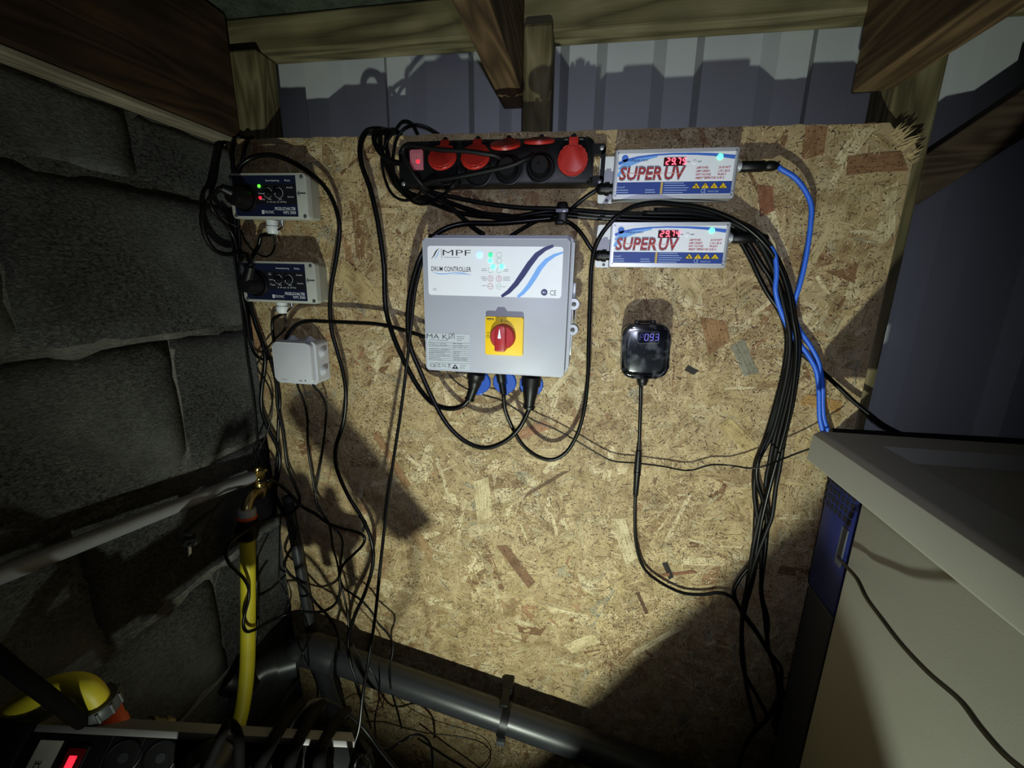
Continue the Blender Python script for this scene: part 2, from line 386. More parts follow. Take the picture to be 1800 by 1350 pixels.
bm = newbm(); prism(bm, [(0.5415,1.628),(0.918,1.912),(0.80,1.912),(0.5415,1.709)][::1], 0.022, 0.062, 0.003)
tag(obj('corner_brace', bm, W_brace, origin=(0.7,0.04,1.8)), 'dark diagonal timber brace in front of the grey metal sheet', 'brace')
# --- chipboard panel
PX0, PX1 = -0.748, 0.511
def ptop(x): return 1.772+(1.751-1.772)*(x-PX0)/(PX1-PX0)
osb = thing('board', 'large pale wood strand board that carries all the electrical boxes', 'board', (0, 0, 0))
M_osb = mat('strand_board_core', (0.63, 0.55, 0.42), 0.8, vary=0.35, scale=90, bump=0.5, bscale=300, spec=0.2)
bm = newbm()
outline = [(PX0,0.03),(PX1+0.002,0.03),(PX1+0.001,1.2),(PX1,1.68),(PX1,1.715),(0.501,1.728),(0.493,1.722),(0.487,1.738),(0.474,1.742),(0.466,1.7515)]
xx = 0.45
while xx > PX0+0.01:
    outline.append((xx, ptop(xx)+random.uniform(-0.0012, 0.0008))); xx -= random.uniform(0.006, 0.02)
outline.append((PX0, ptop(PX0)))
prism(bm, outline, 0.0, 0.018)
obj('panel', bm, M_osb, osb)
# torn fibres at the broken top right corner
bm = newbm()
for _ in range(26):
    s_ = random.random(); x0 = .470+.038*s_+random.uniform(-.006, .004); z0 = 1.738-.045*s_+random.uniform(-.012, .006)
    an = math.radians(random.uniform(18, 58)); l = random.uniform(.014, .036); w = random.uniform(.0009, .0030)
    x1, z1 = x0+l*math.cos(an), z0+l*math.sin(an); k = l*.5*math.tan(math.radians(random.uniform(-10, 10)))
    dx, dz = x1-x0, z1-z0; nx_, nz_ = -dz/l*w/2, dx/l*w/2; mx_, mz_ = (x0+x1)/2-dz/l*k*.5, (z0+z1)/2+dx/l*k*.5
    y0_ = -.0007-random.random()*.001
    prism(bm, [(x0-nx_, z0-nz_), (mx_-nx_, mz_-nz_), (x1, z1), (mx_+nx_, mz_+nz_), (x0+nx_, z0+nz_)], y0_, random.uniform(.001, .006))
spl = obj('splinters', bm, mat('torn_wood_fibre', (0.74, 0.65, 0.48), 0.8, vary=0.4, scale=200), osb); spl['kind'] = 'stuff'
# pressed strands, each one a flat chip with its own tone
PAL = [((0.72,0.64,0.49),9),((0.70,0.62,0.46),9),((0.75,0.67,0.52),7),((0.66,0.57,0.43),6),((0.70,0.64,0.51),5),((0.62,0.52,0.38),2.2),((0.64,0.50,0.37),1.1),((0.82,0.76,0.62),3),((0.50,0.38,0.27),.6),((0.64,0.61,0.52),.8)]
FINE = [((0.92,0.86,0.72),9),((0.80,0.72,0.56),5),((0.40,0.31,0.22),7),((0.56,0.45,0.32),7),((0.24,0.17,0.12),4.5),((0.68,0.58,0.43),4)]
def pick(p):
    t = random.random()*sum(w for _, w in p)
    for c, w in p:
        t -= w
        if t <= 0: return c
    return p[0][0]
V, Fc, Cc, Uv = [], [], [], []
def strand(cx, cz, L, w, ang, y, c, taper):
    ca, sa = math.cos(ang), math.sin(ang); k = random.uniform(0.75, 1.0)
    e = random.uniform(-.5, .5)*w; e2 = random.uniform(-.5, .5)*w
    P = [(-L/2, -w/2*taper), (-L/2*k+e, w/2*taper if taper < 1 else w/2), (0, w/2*random.uniform(.85, 1.1)), (L/2*k, w/2*taper), (L/2+e2, -w/2*taper), (0, -w/2*random.uniform(.85, 1.1))]
    Q = [(cx+ca*u-sa*v, cz+sa*u+ca*v) for u, v in P]
    for qx, qz in Q:
        if not (PX0-.03 < qx < PX1+.03 and 0.03 < qz < ptop(qx)+.03): return
        if qx > 0.458 and qz > 1.71+0.03*(0.511-qx)/0.053: return
    Q = [(max(PX0+.0002, min(PX1-.0002, qx)), min(qz, ptop(qx)-.0015)) for qx, qz in Q]
    tl = random.uniform(-1, 1)*min(0.0004, w*.02); i0 = len(V); off = random.random()*50
    for (qx, qz), (u, v) in zip(Q, P): V.append((qx, y+(tl if v > 0 else -tl), qz)); Uv.append((u+off, v+off*.37))
    Fc.append(tuple(range(i0, i0+6))); j = random.uniform(.9, 1.08); Cc.append(tuple(min(1, a*j) for a in lin(c)))
NL, NM, NS = 2600, 1500, 52000
for i in range(NL): strand(random.uniform(PX0, PX1), random.uniform(0.03, 1.77), random.uniform(0.05, 0.13), random.uniform(0.012, 0.040), random.choice((0, 1.57, random.uniform(0, 3.14), random.uniform(0, 3.14))) + random.uniform(-.4, .4), -0.0003-0.0005*i/NL, pick(PAL), 1.0)
for i in range(NM): strand(random.uniform(PX0, PX1), random.uniform(0.03, 1.77), random.uniform(0.018, 0.06), random.uniform(0.003, 0.012), random.uniform(0, 3.14), -0.0008-0.0004*i/NM, pick(PAL), random.choice((1.0, .6)))
CL = [(random.uniform(PX0, PX1), random.uniform(0.03, 1.77), random.uniform(0.02, 0.06)) for _ in range(260)]
for i in range(NS):
    c = random.choice(CL)
    if random.random() < .35: px_, pz_ = random.uniform(PX0, PX1), random.uniform(0.03, 1.77)
    else: px_, pz_ = random.gauss(c[0], c[2]), random.gauss(c[1], c[2])
    fc = pick(FINE); dk = fc[0] < .45
    if dk and random.random() < .5: strand(px_, pz_, random.uniform(0.0015, 0.005), random.uniform(0.0008, 0.0022), random.uniform(0, 3.14), -0.0012-0.0003*i/NS, fc, random.choice((1.0, .5)))
    else: strand(px_, pz_, random.uniform(0.003, 0.015), random.uniform(0.0004, 0.0014), random.uniform(0, 3.14), -0.0012-0.0003*i/NS, fc, random.choice((1.0, .3, .5)))
for x0_, y0_, x1_, y1_, w_, c_ in ((880,955,938,1032,.024,(.52,.39,.28)),(920,873,1001,825,.007,(.42,.33,.23)),(1085,908,1112,992,.030,(.80,.74,.60)),(1344,322,1348,376,.024,(.55,.37,.27)),(1250,552,1262,606,.042,(.62,.48,.34)),
        (1296,604,1322,662,.026,(.54,.53,.47)),(1206,646,1226,656,.012,(.20,.18,.17)),(1168,988,1180,1016,.012,(.14,.11,.10)),(1160,1011,1222,1004,.007,(.50,.34,.25)),(604,478,664,532,.048,(.74,.66,.48)),
        (846,846,852,908,.036,(.79,.73,.58)),(1488,292,1584,284,.030,(.58,.44,.32)),(1436,214,1428,272,.034,(.58,.44,.32)),(905,768,962,746,.022,(.66,.50,.38)),(1405,700,1480,716,.022,(.70,.55,.34)),
        (1270,740,1330,800,.030,(.72,.64,.46)),(960,700,1010,640,.012,(.80,.74,.6)),(1020,150,1060,160,.02,(.6,.5,.36)),(1120,1040,1138,1080,.008,(.36,.27,.2)),(1000,1140,1050,1120,.03,(.78,.72,.57)),
        (1110,1150,1200,1100,.014,(.84,.78,.64)),(660,760,720,860,.02,(.60,.47,.34)),(1190,470,1230,520,.03,(.76,.69,.53)),(700,900,760,980,.03,(.68,.57,.42)),(1390,520,1500,330,.016,(.74,.67,.52))):
    pa, pb_ = at(x0_, y0_), at(x1_, y1_)
    strand((pa.x+pb_.x)/2, (pa.z+pb_.z)/2, math.hypot(pb_.x-pa.x, pb_.z-pa.z), w_, math.atan2(pb_.z-pa.z, pb_.x-pa.x), -0.00155, c_, 1.0)
me = bpy.data.meshes.new('strands'); me.from_pydata(V, [], [tuple(reversed(f)) for f in Fc])
ca = me.color_attributes.new('tone', 'FLOAT_COLOR', 'POINT'); 
flat = []
for c in Cc: flat += list(c+(1.0,))*6
ca.data.foreach_set('color', flat)
uvl = me.uv_layers.new(name='grain'); lu = []
for p in me.polygons:
    for vi in p.vertices: lu += list(Uv[vi])
uvl.data.foreach_set('uv', lu)
m = bpy.data.materials.new('wood_strand'); m.use_nodes = True; nt = m.node_tree; N = nt.nodes; L = nt.links; b = N['Principled BSDF']
b.inputs['Roughness'].default_value = 0.65; b.inputs['Specular IOR Level'].default_value = 0.3
at_ = N.new('ShaderNodeAttribute'); at_.attribute_name = 'tone'
uvn = N.new('ShaderNodeUVMap'); uvn.uv_map = 'grain'
mp = N.new('ShaderNodeMapping'); mp.inputs['Scale'].default_value = (28, 420, 1); L.new(uvn.outputs[0], mp.inputs[0])
n1 = N.new('ShaderNodeTexNoise'); n1.inputs['Scale'].default_value = 1.0; n1.inputs['Detail'].default_value = 3; L.new(mp.outputs[0], n1.inputs['Vector'])
r = ramp(N, [(0.25, (0.70, 0.66, 0.60)), (0.5, (0.95, 0.94, 0.92)), (0.8, (1, 1, 1))]); L.new(n1.outputs['Fac'], r.inputs[0])
mx = N.new('ShaderNodeMix'); mx.data_type = 'RGBA'; mx.blend_type = 'MULTIPLY'; mx.inputs[0].default_value = 1.0
L.new(at_.outputs['Color'], mx.inputs[6]); L.new(r.outputs[0], mx.inputs[7])
tco = N.new('ShaderNodeTexCoord'); ns = N.new('ShaderNodeTexNoise'); ns.inputs['Scale'].default_value = 330; ns.inputs['Detail'].default_value = 2; L.new(tco.outputs['Object'], ns.inputs['Vector'])
rs_ = ramp(N, [(0.30, (0.45, 0.40, 0.35)), (0.40, (1, 1, 1))]); L.new(ns.outputs['Fac'], rs_.inputs[0])
nb = N.new('ShaderNodeTexNoise'); nb.inputs['Scale'].default_value = 26; nb.inputs['Detail'].default_value = 4; L.new(tco.outputs['Object'], nb.inputs['Vector'])
rb = ramp(N, [(0.32, (0.84, 0.82, 0.79)), (0.55, (1, 1, 1))]); L.new(nb.outputs['Fac'], rb.inputs[0])
m3 = N.new('ShaderNodeMix'); m3.data_type = 'RGBA'; m3.blend_type = 'MULTIPLY'; m3.inputs[0].default_value = 1.0
L.new(mx.outputs[2], m3.inputs[6]); L.new(rs_.outputs[0], m3.inputs[7])
m4 = N.new('ShaderNodeMix'); m4.data_type = 'RGBA'; m4.blend_type = 'MULTIPLY'; m4.inputs[0].default_value = 1.0
L.new(m3.outputs[2], m4.inputs[6]); L.new(rb.outputs[0], m4.inputs[7]); L.new(m4.outputs[2], b.inputs['Base Color'])
bp = N.new('ShaderNodeBump'); bp.inputs['Strength'].default_value = 0.35; bp.inputs['Distance'].default_value = 0.0005
L.new(n1.outputs['Fac'], bp.inputs['Height']); L.new(bp.outputs['Normal'], b.inputs['Normal'])
me.materials.append(m)
so = bpy.data.objects.new('wood_strands', me); COL.objects.link(so); so.parent = osb; so['kind'] = 'stuff'
# ================================================================ electrical boxes on the board
def frame_px(TL, TR, BR, BL, o):
    """front face seen at these four corners, o metres off the board -> (centre on the board, width, height, tilt)"""
    a, b_, c, d = (at(p[0], p[1], o) for p in (TL, TR, BR, BL))
    ctr = (a+b_+c+d)/4; w = ((b_-a).length+(c-d).length)/2; h = ((a-d).length+(b_-c).length)/2
    t = ((b_-a)+(c-d)); tilt = -math.atan2(t.z, t.x)
    return Vector((ctr.x, -0.0025, ctr.z)), w, h, tilt
def screw_head(name, x, z, y, r, parent, m=None):
    bm = newbm(); lathe(bm, (x, y+0.0015, z), (0, -1, 0), [(0, r), (0.0016, r), (0.0022, r*.8)], 14)
    o = obj(name, bm, m or M['zinc'], parent, smooth=True)
    return o
SEG = {'0':'abcdef','1':'bc','2':'abged','3':'abgcd','4':'fgbc','5':'afgcd','6':'afgedc','7':'abc','8':'abcdefg','9':'abcdfg','P':'abefg'}
def digits(bm, s, x0, z0, w, h, gap, y, t, sh=0.12):
    x = x0
    for ch in s:
        if ch == '.':
            sheet(bm, circ(x-gap*.45, z0+t*.4, t*.62, 10), y); continue
        def P(u, v): return (x+u*w+sh*v*h, z0+v*h)
        ht = t/h; wt = t/w; g = 0.03
        Q = {'a':[(wt*.5+g,1),(1-wt*.5-g,1),(1-wt-g,1-ht),(wt+g,1-ht)],'d':[(wt*.5+g,0),(wt+g,ht),(1-wt-g,ht),(1-wt*.5-g,0)],
             'g':[(wt*.6,.5),(wt,.5+ht/2),(1-wt,.5+ht/2),(1-wt*.6,.5),(1-wt,.5-ht/2),(wt,.5-ht/2)],
             'f':[(0,1-ht*.5),(wt,1-ht-.02),(wt,.5+ht*.6),(wt*.4,.5+.02),(0,.54)],'b':[(1,1-ht*.5),(1,.54),(1-wt*.4,.52),(1-wt,.5+ht*.6),(1-wt,1-ht-.02)],
             'e':[(0,ht*.5),(0,.46),(wt*.4,.48),(wt,.5-ht*.6),(wt,ht+.02)],'c':[(1,ht*.5),(1-wt,ht+.02),(1-wt,.5-ht*.6),(1-wt*.4,.48),(1,.46)]}
        for k in SEG[ch]: sheet(bm, [P(u, v) for u, v in Q[k]], y)
        x += w+gap
# ---------------------------------------------------------------- drum controller enclosure
DO = 0.125
loc, W, H, TILT = frame_px((741,418),(1002,420),(992,663),(752,650), DO)
ctl = thing('control_box', 'light grey drum controller enclosure with a white label and a red rotary switch', 'control box', loc, TILT)
yl = -DO
bm = newbm(); prism(bm, rrect(0.004, 0.004, W+0.005, H+0.007, 0.012), yl+0.030, -0.004, 0.004); obj('back_shell', bm, M['grey_box'], ctl, smooth=True)
bm = newbm(); prism(bm, rrect(0.0, 0.0, W, H, 0.005), yl, yl+0.0285, 0.0025); lid = obj('hinged_lid', bm, M['grey_box'], ctl, smooth=True)
bm = newbm(); prism(bm, rrect(0.002, 0.001, W-0.002, H-0.002, 0.008), yl+0.028, yl+0.031); obj('seal', bm, M['dark_grey'], ctl)
def U(u): return -W/2+u*W
def Vv(v): return H/2-v*H
# label: u from (60-5)/1570, v measured on the 243 px high lid
Lx0, Lx1, Lz1, Lz0 = U(.036), U(.957), Vv(.055), Vv(.412)
lw, lh = Lx1-Lx0, Lz1-Lz0; y1 = yl-0.0006
bm = newbm(); prism(bm, rrect((Lx0+Lx1)/2, (Lz0+Lz1)/2, lw, lh, 0.005), yl-0.0005, yl+0.0005); lab = obj('front_label', bm, M['white'], lid)
def lx(u): return Lx0+u*lw       # u,v inside the label (crop: x 62..1508, y 235..800)
def lz(v): return Lz1-v*lh
def lc(X, Y): return (lx((X-62)/1446), lz((Y-238+ (X-62)*-0.012)/548))
bm = newbm(); ribbon(bm, [lc(100,378),lc(122,362),lc(140,335),lc(158,300),lc(175,282),lc(196,268)], [0.0003,.0012,.0021,.0021,.0013,.0003], y1)
p0 = lc(217, 270); p1 = lc(220, 378); ribbon(bm, [p0, p1], 0.0006, y1)
a = lc(232, 345); text(bm, 'MPF', a[0], a[1], 0.0095, y1, x1=lc(540,345)[0], bold=-0.008)
a = lc(100, 516); text(bm, 'DRUM CONTROLLER', a[0], a[1], 0.0078, y1, x1=lc(543,516)[0], bold=0.008, lift=-.003)
a = lc(1398, 772); text(bm, 'CE', lc(1390,772)[0], a[1], 0.0085, y1, x1=lc(1455,772)[0], bold=-0.004)
obj_split('lettering', bm, M['ink'], lab, .004)
bm = newbm(); ribbon(bm, [lc(140,378),lc(160,362),lc(172,340),lc(186,310),lc(205,285)], [0.0003,.0009,.0014,.0012,.0003], y1)
ribbon(bm, [lc(110,526),lc(180,548),lc(260,548),lc(360,535),lc(440,536),lc(540,556)], [.0003,.0014,.0014,.0010,.0012,.0003], y1)
ribbon(bm, [lc(330,552),lc(400,548),lc(470,548),lc(540,554)], [.0002,.0008,.0008,.0002], y1)
ribbon(bm, [lc(1050,796),lc(1105,748),lc(1165,672),lc(1220,580),lc(1275,480),lc(1340,400),lc(1420,345),lc(1508,313)], [.0045,.0062,.0075,.0085,.0085,.0072,.005,.0025], y1)
obj_split('light_blue_stripe', bm, M['sky_ink'], lab, .004)
bm = newbm(); ribbon(bm, [lc(875,793),lc(950,740),lc(1030,650),lc(1100,545),lc(1165,440),lc(1240,340),lc(1320,280),lc(1405,246)], [.0045,.0072,.0088,.0098,.0098,.0088,.0065,.0042], y1)
cx_, cz_ = lc(1330, 740); sheet(bm, circ(cx_, cz_, 0.0055), y1)
obj_split('navy_stripe', bm, M['navy'], lab, .004)
bm = newbm(); text(bm, 'EU', cx_-0.0026, cz_-0.0017, 0.0034, y1-0.0002, x1=cx_+0.0026, bold=0.01); obj_split('lettering', bm, M['white'], lab, .004)
bm = newbm()
for (X, Y) in ((754,595),(845,597),(754,681)): a = lc(X, Y); ring(bm, a[0], a[1], 0.0044, 0.0050, y1)
for X in (754, 845): a = lc(X, 597); ring(bm, a[0], a[1], 0.0017, 0.0021, y1); ribbon(bm, [(a[0], a[1]+.0026), (a[0], a[1]+.0003)], .0005, y1)
a = lc(754, 681); text(bm, 'MAN', a[0], a[1]-.0010, 0.0021, y1, align='CENTER')
obj_split('red_key_ring', bm, M['red_ink'], lab, .004)
bm = newbm()
for (X, Y) in ((845,340),(845,403),(845,683),(845,505),(754,505)): a = lc(X, Y); ring(bm, a[0], a[1], 0.0041, 0.0046, y1)
a = lc(845, 683); text(bm, 'MAN', a[0], a[1]-.0010, 0.0021, y1, align='CENTER')
obj_split('green_key_ring', bm, M['green_ink'], lab, .004)
bm = newbm()                                # small captions beside the keys and under the name
def cap(X, Y, w, n=1, al='R'):
    for k in range(n):
        a = lc(X, Y+k*17); ww = w*random.uniform(.7, 1)
        ribbon(bm, [(a[0]-(ww if al == 'R' else 0), a[1]), (a[0]+(0 if al == 'R' else ww), a[1])], 0.0007, y1)
cap(712, 492, .010, 2); cap(712, 580, .010, 3); cap(712, 676, .010); cap(890, 497, .0105, 2, 'L'); cap(890, 578, .013, 3, 'L'); cap(886, 684, .006, 1, 'L'); cap(240, 364, .036, 1, 'L'); cap(112, 714, .008, 2, 'L')
obj_split('caption', bm, M['ink_grey'], lab, .003)
def lamp(name, X, Y, r, m):
    a = lc(X, Y); b2 = newbm(); lathe(b2, (a[0], y1, a[1]), (0, -1, 0), [(0, r), (0.0008, r), (0.0013, r*.7)], 18); return obj(name, b2, m, lab, smooth=True)
lamp('indicator_lamp', 636, 342, .0046, M['led_blue'])
M['led_dim'] = led('green_led_dim', (0.25, 0.95, 0.62), 0.55)
lamp('indicator_lamp', 754, 340, .0040, M['led_dim']); lamp('indicator_lamp', 752, 403, .0036, M['led_cyan'])
lamp('indicator_lamp', 783, 470, .0042, M['led_cyan']); lamp('indicator_lamp', 875, 466, .0042, M['led_cyan'])
# rating plate
bx0, bx1, bz1, bz0 = U(.013), U(.328), Vv(.702), Vv(.985)
bm = newbm(); prism(bm, rrect((bx0+bx1)/2, (bz0+bz1)/2, bx1-bx0, bz1-bz0, 0.001, 2), yl-0.0004, yl+0.0004); rp = obj('rating_plate', bm, mat('silver_label', (0.72, 0.745, 0.77), 0.45, vary=.03), lid)
yr = yl-0.0005
def rc(X, Y): return (bx0+(X-65)/478*(bx1-bx0), bz1-(Y-362-(X-65)*.02)/360*(bz1-bz0))
bm = newbm()
a = rc(65, 418); text(bm, 'MA K', a[0], a[1], 0.0085, yr, x1=rc(300,418)[0], bold=-.006)
a = rc(335, 392); ring(bm, a[0], a[1], .0036, .0043, yr); ribbon(bm, [rc(288,438), rc(372,362)], .0009, yr); ribbon(bm, [rc(374,372), rc(376,420)], .0009, yr)
for i, Yy in enumerate((452, 476, 494, 514, 534, 552, 572, 592, 612, 632, 656)): ribbon(bm, [rc(80, Yy+6), rc(543, Yy+8)], .00045, yr)
rows = ['MODELLO / MODEL', 'POTENZA / POWER', '', 'CORRENTE / CURRENT', 'TENSIONE CONTROLLO', 'PANEL VOLTAGE', 'GRADO DI PROTEZIONE', 'NORMATIVA', 'REGULATIONS']
vals = ['MPF DRUM', 'KW  0.55 - 2.2', 'HP  0.75 - 3', 'A', '230V AC', '24V DC', 'IP 65', 'CEI EN 60204-1', 'CEI EN 61439-1']
for i, Yy in enumerate((470, 490, 509, 528, 549, 568, 590, 612, 632)):
    if rows[i]: a = rc(82, Yy); text(bm, rows[i], a[0], a[1], .0017, yr, x1=a[0]+min(.040, .0023*len(rows[i])), bold=-.004)
    a = rc(362, Yy); text(bm, vals[i], a[0], a[1], .0018, yr, x1=a[0]+.0019*len(vals[i]), bold=.004)
a = rc(90, 438); text(bm, 'pond filtration', a[0], a[1], .0022, yr, x1=rc(285,438)[0], shear=.3, bold=-.004)
a = rc(90, 708); text(bm, 'CE', a[0], a[1], .0062, yr, x1=rc(160,708)[0], bold=.004)
a = rc(166, 686); text(bm, 'UK', a[0], a[1], .0028, yr, x1=rc(216,686)[0], bold=.008); a = rc(166, 708); text(bm, 'CA', a[0], a[1], .0028, yr, x1=rc(216,708)[0], bold=.008)
a = rc(232, 687); text(bm, 'MADE', a[0], a[1], .0018, yr, x1=rc(280,687)[0], bold=.008); a = rc(226, 703); text(bm, 'IN ITALY', a[0], a[1], .0018, yr, x1=rc(288,703)[0], bold=.008)
ribbon(bm, [rc(298,672), rc(328,714)], .0007, yr); ribbon(bm, [rc(328,672), rc(298,714)], .0007, yr); ribbon(bm, [rc(300,676), rc(326,676)], .0010, yr)
sheet(bm, [rc(342,720), rc(418,720), rc(380,672)], yr)
for k, Yy in enumerate((395, 413, 431)): a = rc(402, Yy); ribbon(bm, [a, (a[0]+.015*(1, .9, .6)[k], a[1])], .0006, yr)
for k, Yy in enumerate((686, 708)): a = rc(430, Yy); ribbon(bm, [a, (a[0]+.0125*(1, .8)[k], a[1])], .0007, yr)
obj_split('lettering', bm, M['ink'], rp, .004)
bm = newbm(); sheet(bm, [rc(384,682), rc(372,702), rc(381,702), rc(376,716), rc(390,696), rc(381,696)], yr-.0002); obj('lightning_sign', bm, M['white'], rp)
# main switch
sx, sz = U(.582), Vv(.700); S = W*.262
bm = newbm(); prism(bm, rrect(sx, sz, S, S, .003), yl-.010, yl, .001); sw = obj('main_switch_plate', bm, M['yellow'], ctl, smooth=True)
ys = yl-.0102
bm = newbm(); text(bm, 'I', sx-.0050, sz+S*.365, .0055, ys, x1=sx-.0036, bold=.01); text(bm, 'ON', sx-.001, sz+S*.370, .0030, ys, x1=sx+.0065)
text(bm, 'OFF', sx-S*.47, sz+S*.045, .0036, ys, x1=sx-S*.37); ring(bm, sx-S*.425, sz-S*.02, .0020, .0028, ys); prism(bm, rrect(sx-S*.37, sz+S*.435, S*.19, S*.045, .0005, 2), ys, ys+.0002)
obj_split('lettering', bm, M['ink'], sw, .004)
bm = newbm(); text(bm, 'Lovato', sx-S*.455, sz+S*.42, .0018, ys-.0003, x1=sx-S*.285, bold=.02); obj_split('lettering', bm, M['yellow'], sw, .004)
bm = newbm(); lathe(bm, (sx-S*.02, yl-.0095, sz), (0, -1, 0), [(0, S*.335), (.006, S*.335), (.010, S*.315), (.012, S*.29)], 40)
knob = obj('rotary_knob', bm, M['red_knob'], ctl, smooth=True)
kx = sx-S*.055
bm = newbm(); prism(bm, [(kx-S*.13, sz+S*.24), (kx-S*.13, sz-S*.33), (kx-S*.10, sz-S*.355), (kx+S*.12, sz-S*.36), (kx+S*.155, sz-S*.32), (kx+S*.15, sz+S*.24), (kx+S*.10, sz+S*.31), (kx-S*.08, sz+S*.31)], yl-.032, yl-.018, .003); obj('grip', bm, M['red_knob'], knob, smooth=True)
bm = newbm(); sheet(bm, [(kx-S*.045, sz-.001), (kx+S*.045, sz-.001), (kx+S*.005, sz+S*.225), (kx-S*.005, sz+S*.225)], yl-.0323); obj('pointer', bm, M['white'], knob)
# wall lugs at the top, latch on the right
for X, n in ((U(.935), 0), (U(.26), 1)):
    bm = newbm(); box(bm, X-.011, X+.011, -.012, -.001, H/2-.004, H/2+.016, .002); box(bm, X-.018, X+.018, -.010, -.001, H/2-.004, H/2+.006, .002); lug = obj('mounting_lug', bm, M['grey_box'], ctl, smooth=True)
    if n == 0: screw_head('screw', X, H/2+.009, -.013, .006, lug, M['steel'])
xr = W/2+.006
bm = newbm()
box(bm, xr, xr+.006, yl+.045, yl+.055, Vv(.42), Vv(.30), .001); box(bm, xr, xr+.004, yl+.045, yl+.055, Vv(.86), Vv(.68), .001)
for vv in (.46, .655): lathe(bm, (xr+.004, yl+.035, Vv(vv)), (0, 1, 0), [(0, .0095), (.003, .0105), (.018, .0105)], 20)
box(bm, xr+.001, xr+.0035, yl+.037, yl+.050, Vv(.655), Vv(.46), .0005); box(bm, xr+.007, xr+.0085, yl+.037, yl+.050, Vv(.655), Vv(.46), .0005)
latch = obj('latch', bm, M['zinc'], ctl, smooth=True)
for vv in (.46, .655): screw_head('pin', xr+.004, Vv(vv), yl+.0335, .004, latch, M['dark_grey'])
# three blue sockets under the box
SOCK = []
for X, Y in ((842, 672), (887, 672), (934, 676)):
    p = at(X, Y, .062) - loc; p = Matrix.Rotation(-TILT, 3, 'Y') @ p
    SOCK.append(p)
    zt = -H/2
    bm = newbm(); d = Vector((0, -.45, -.9)).normalized()
    lathe(bm, (p.x, -.060, zt+.010), d, [(0, .015), (.008, .0165), (.010, .0175), (.014, .0175), (.015, .014)], 28)
    lathe(bm, (p.x, -.0555, p.z), (0, -1, 0), [(0, .0232), (.004, .0232), (.006, .0215)], 32)
    box(bm, p.x-.0075, p.x+.0075, -.0605, -.0565, p.z-.0265, p.z-.015, .002)
    s = obj('blue_socket', bm, M['blue'], ctl, smooth=True)
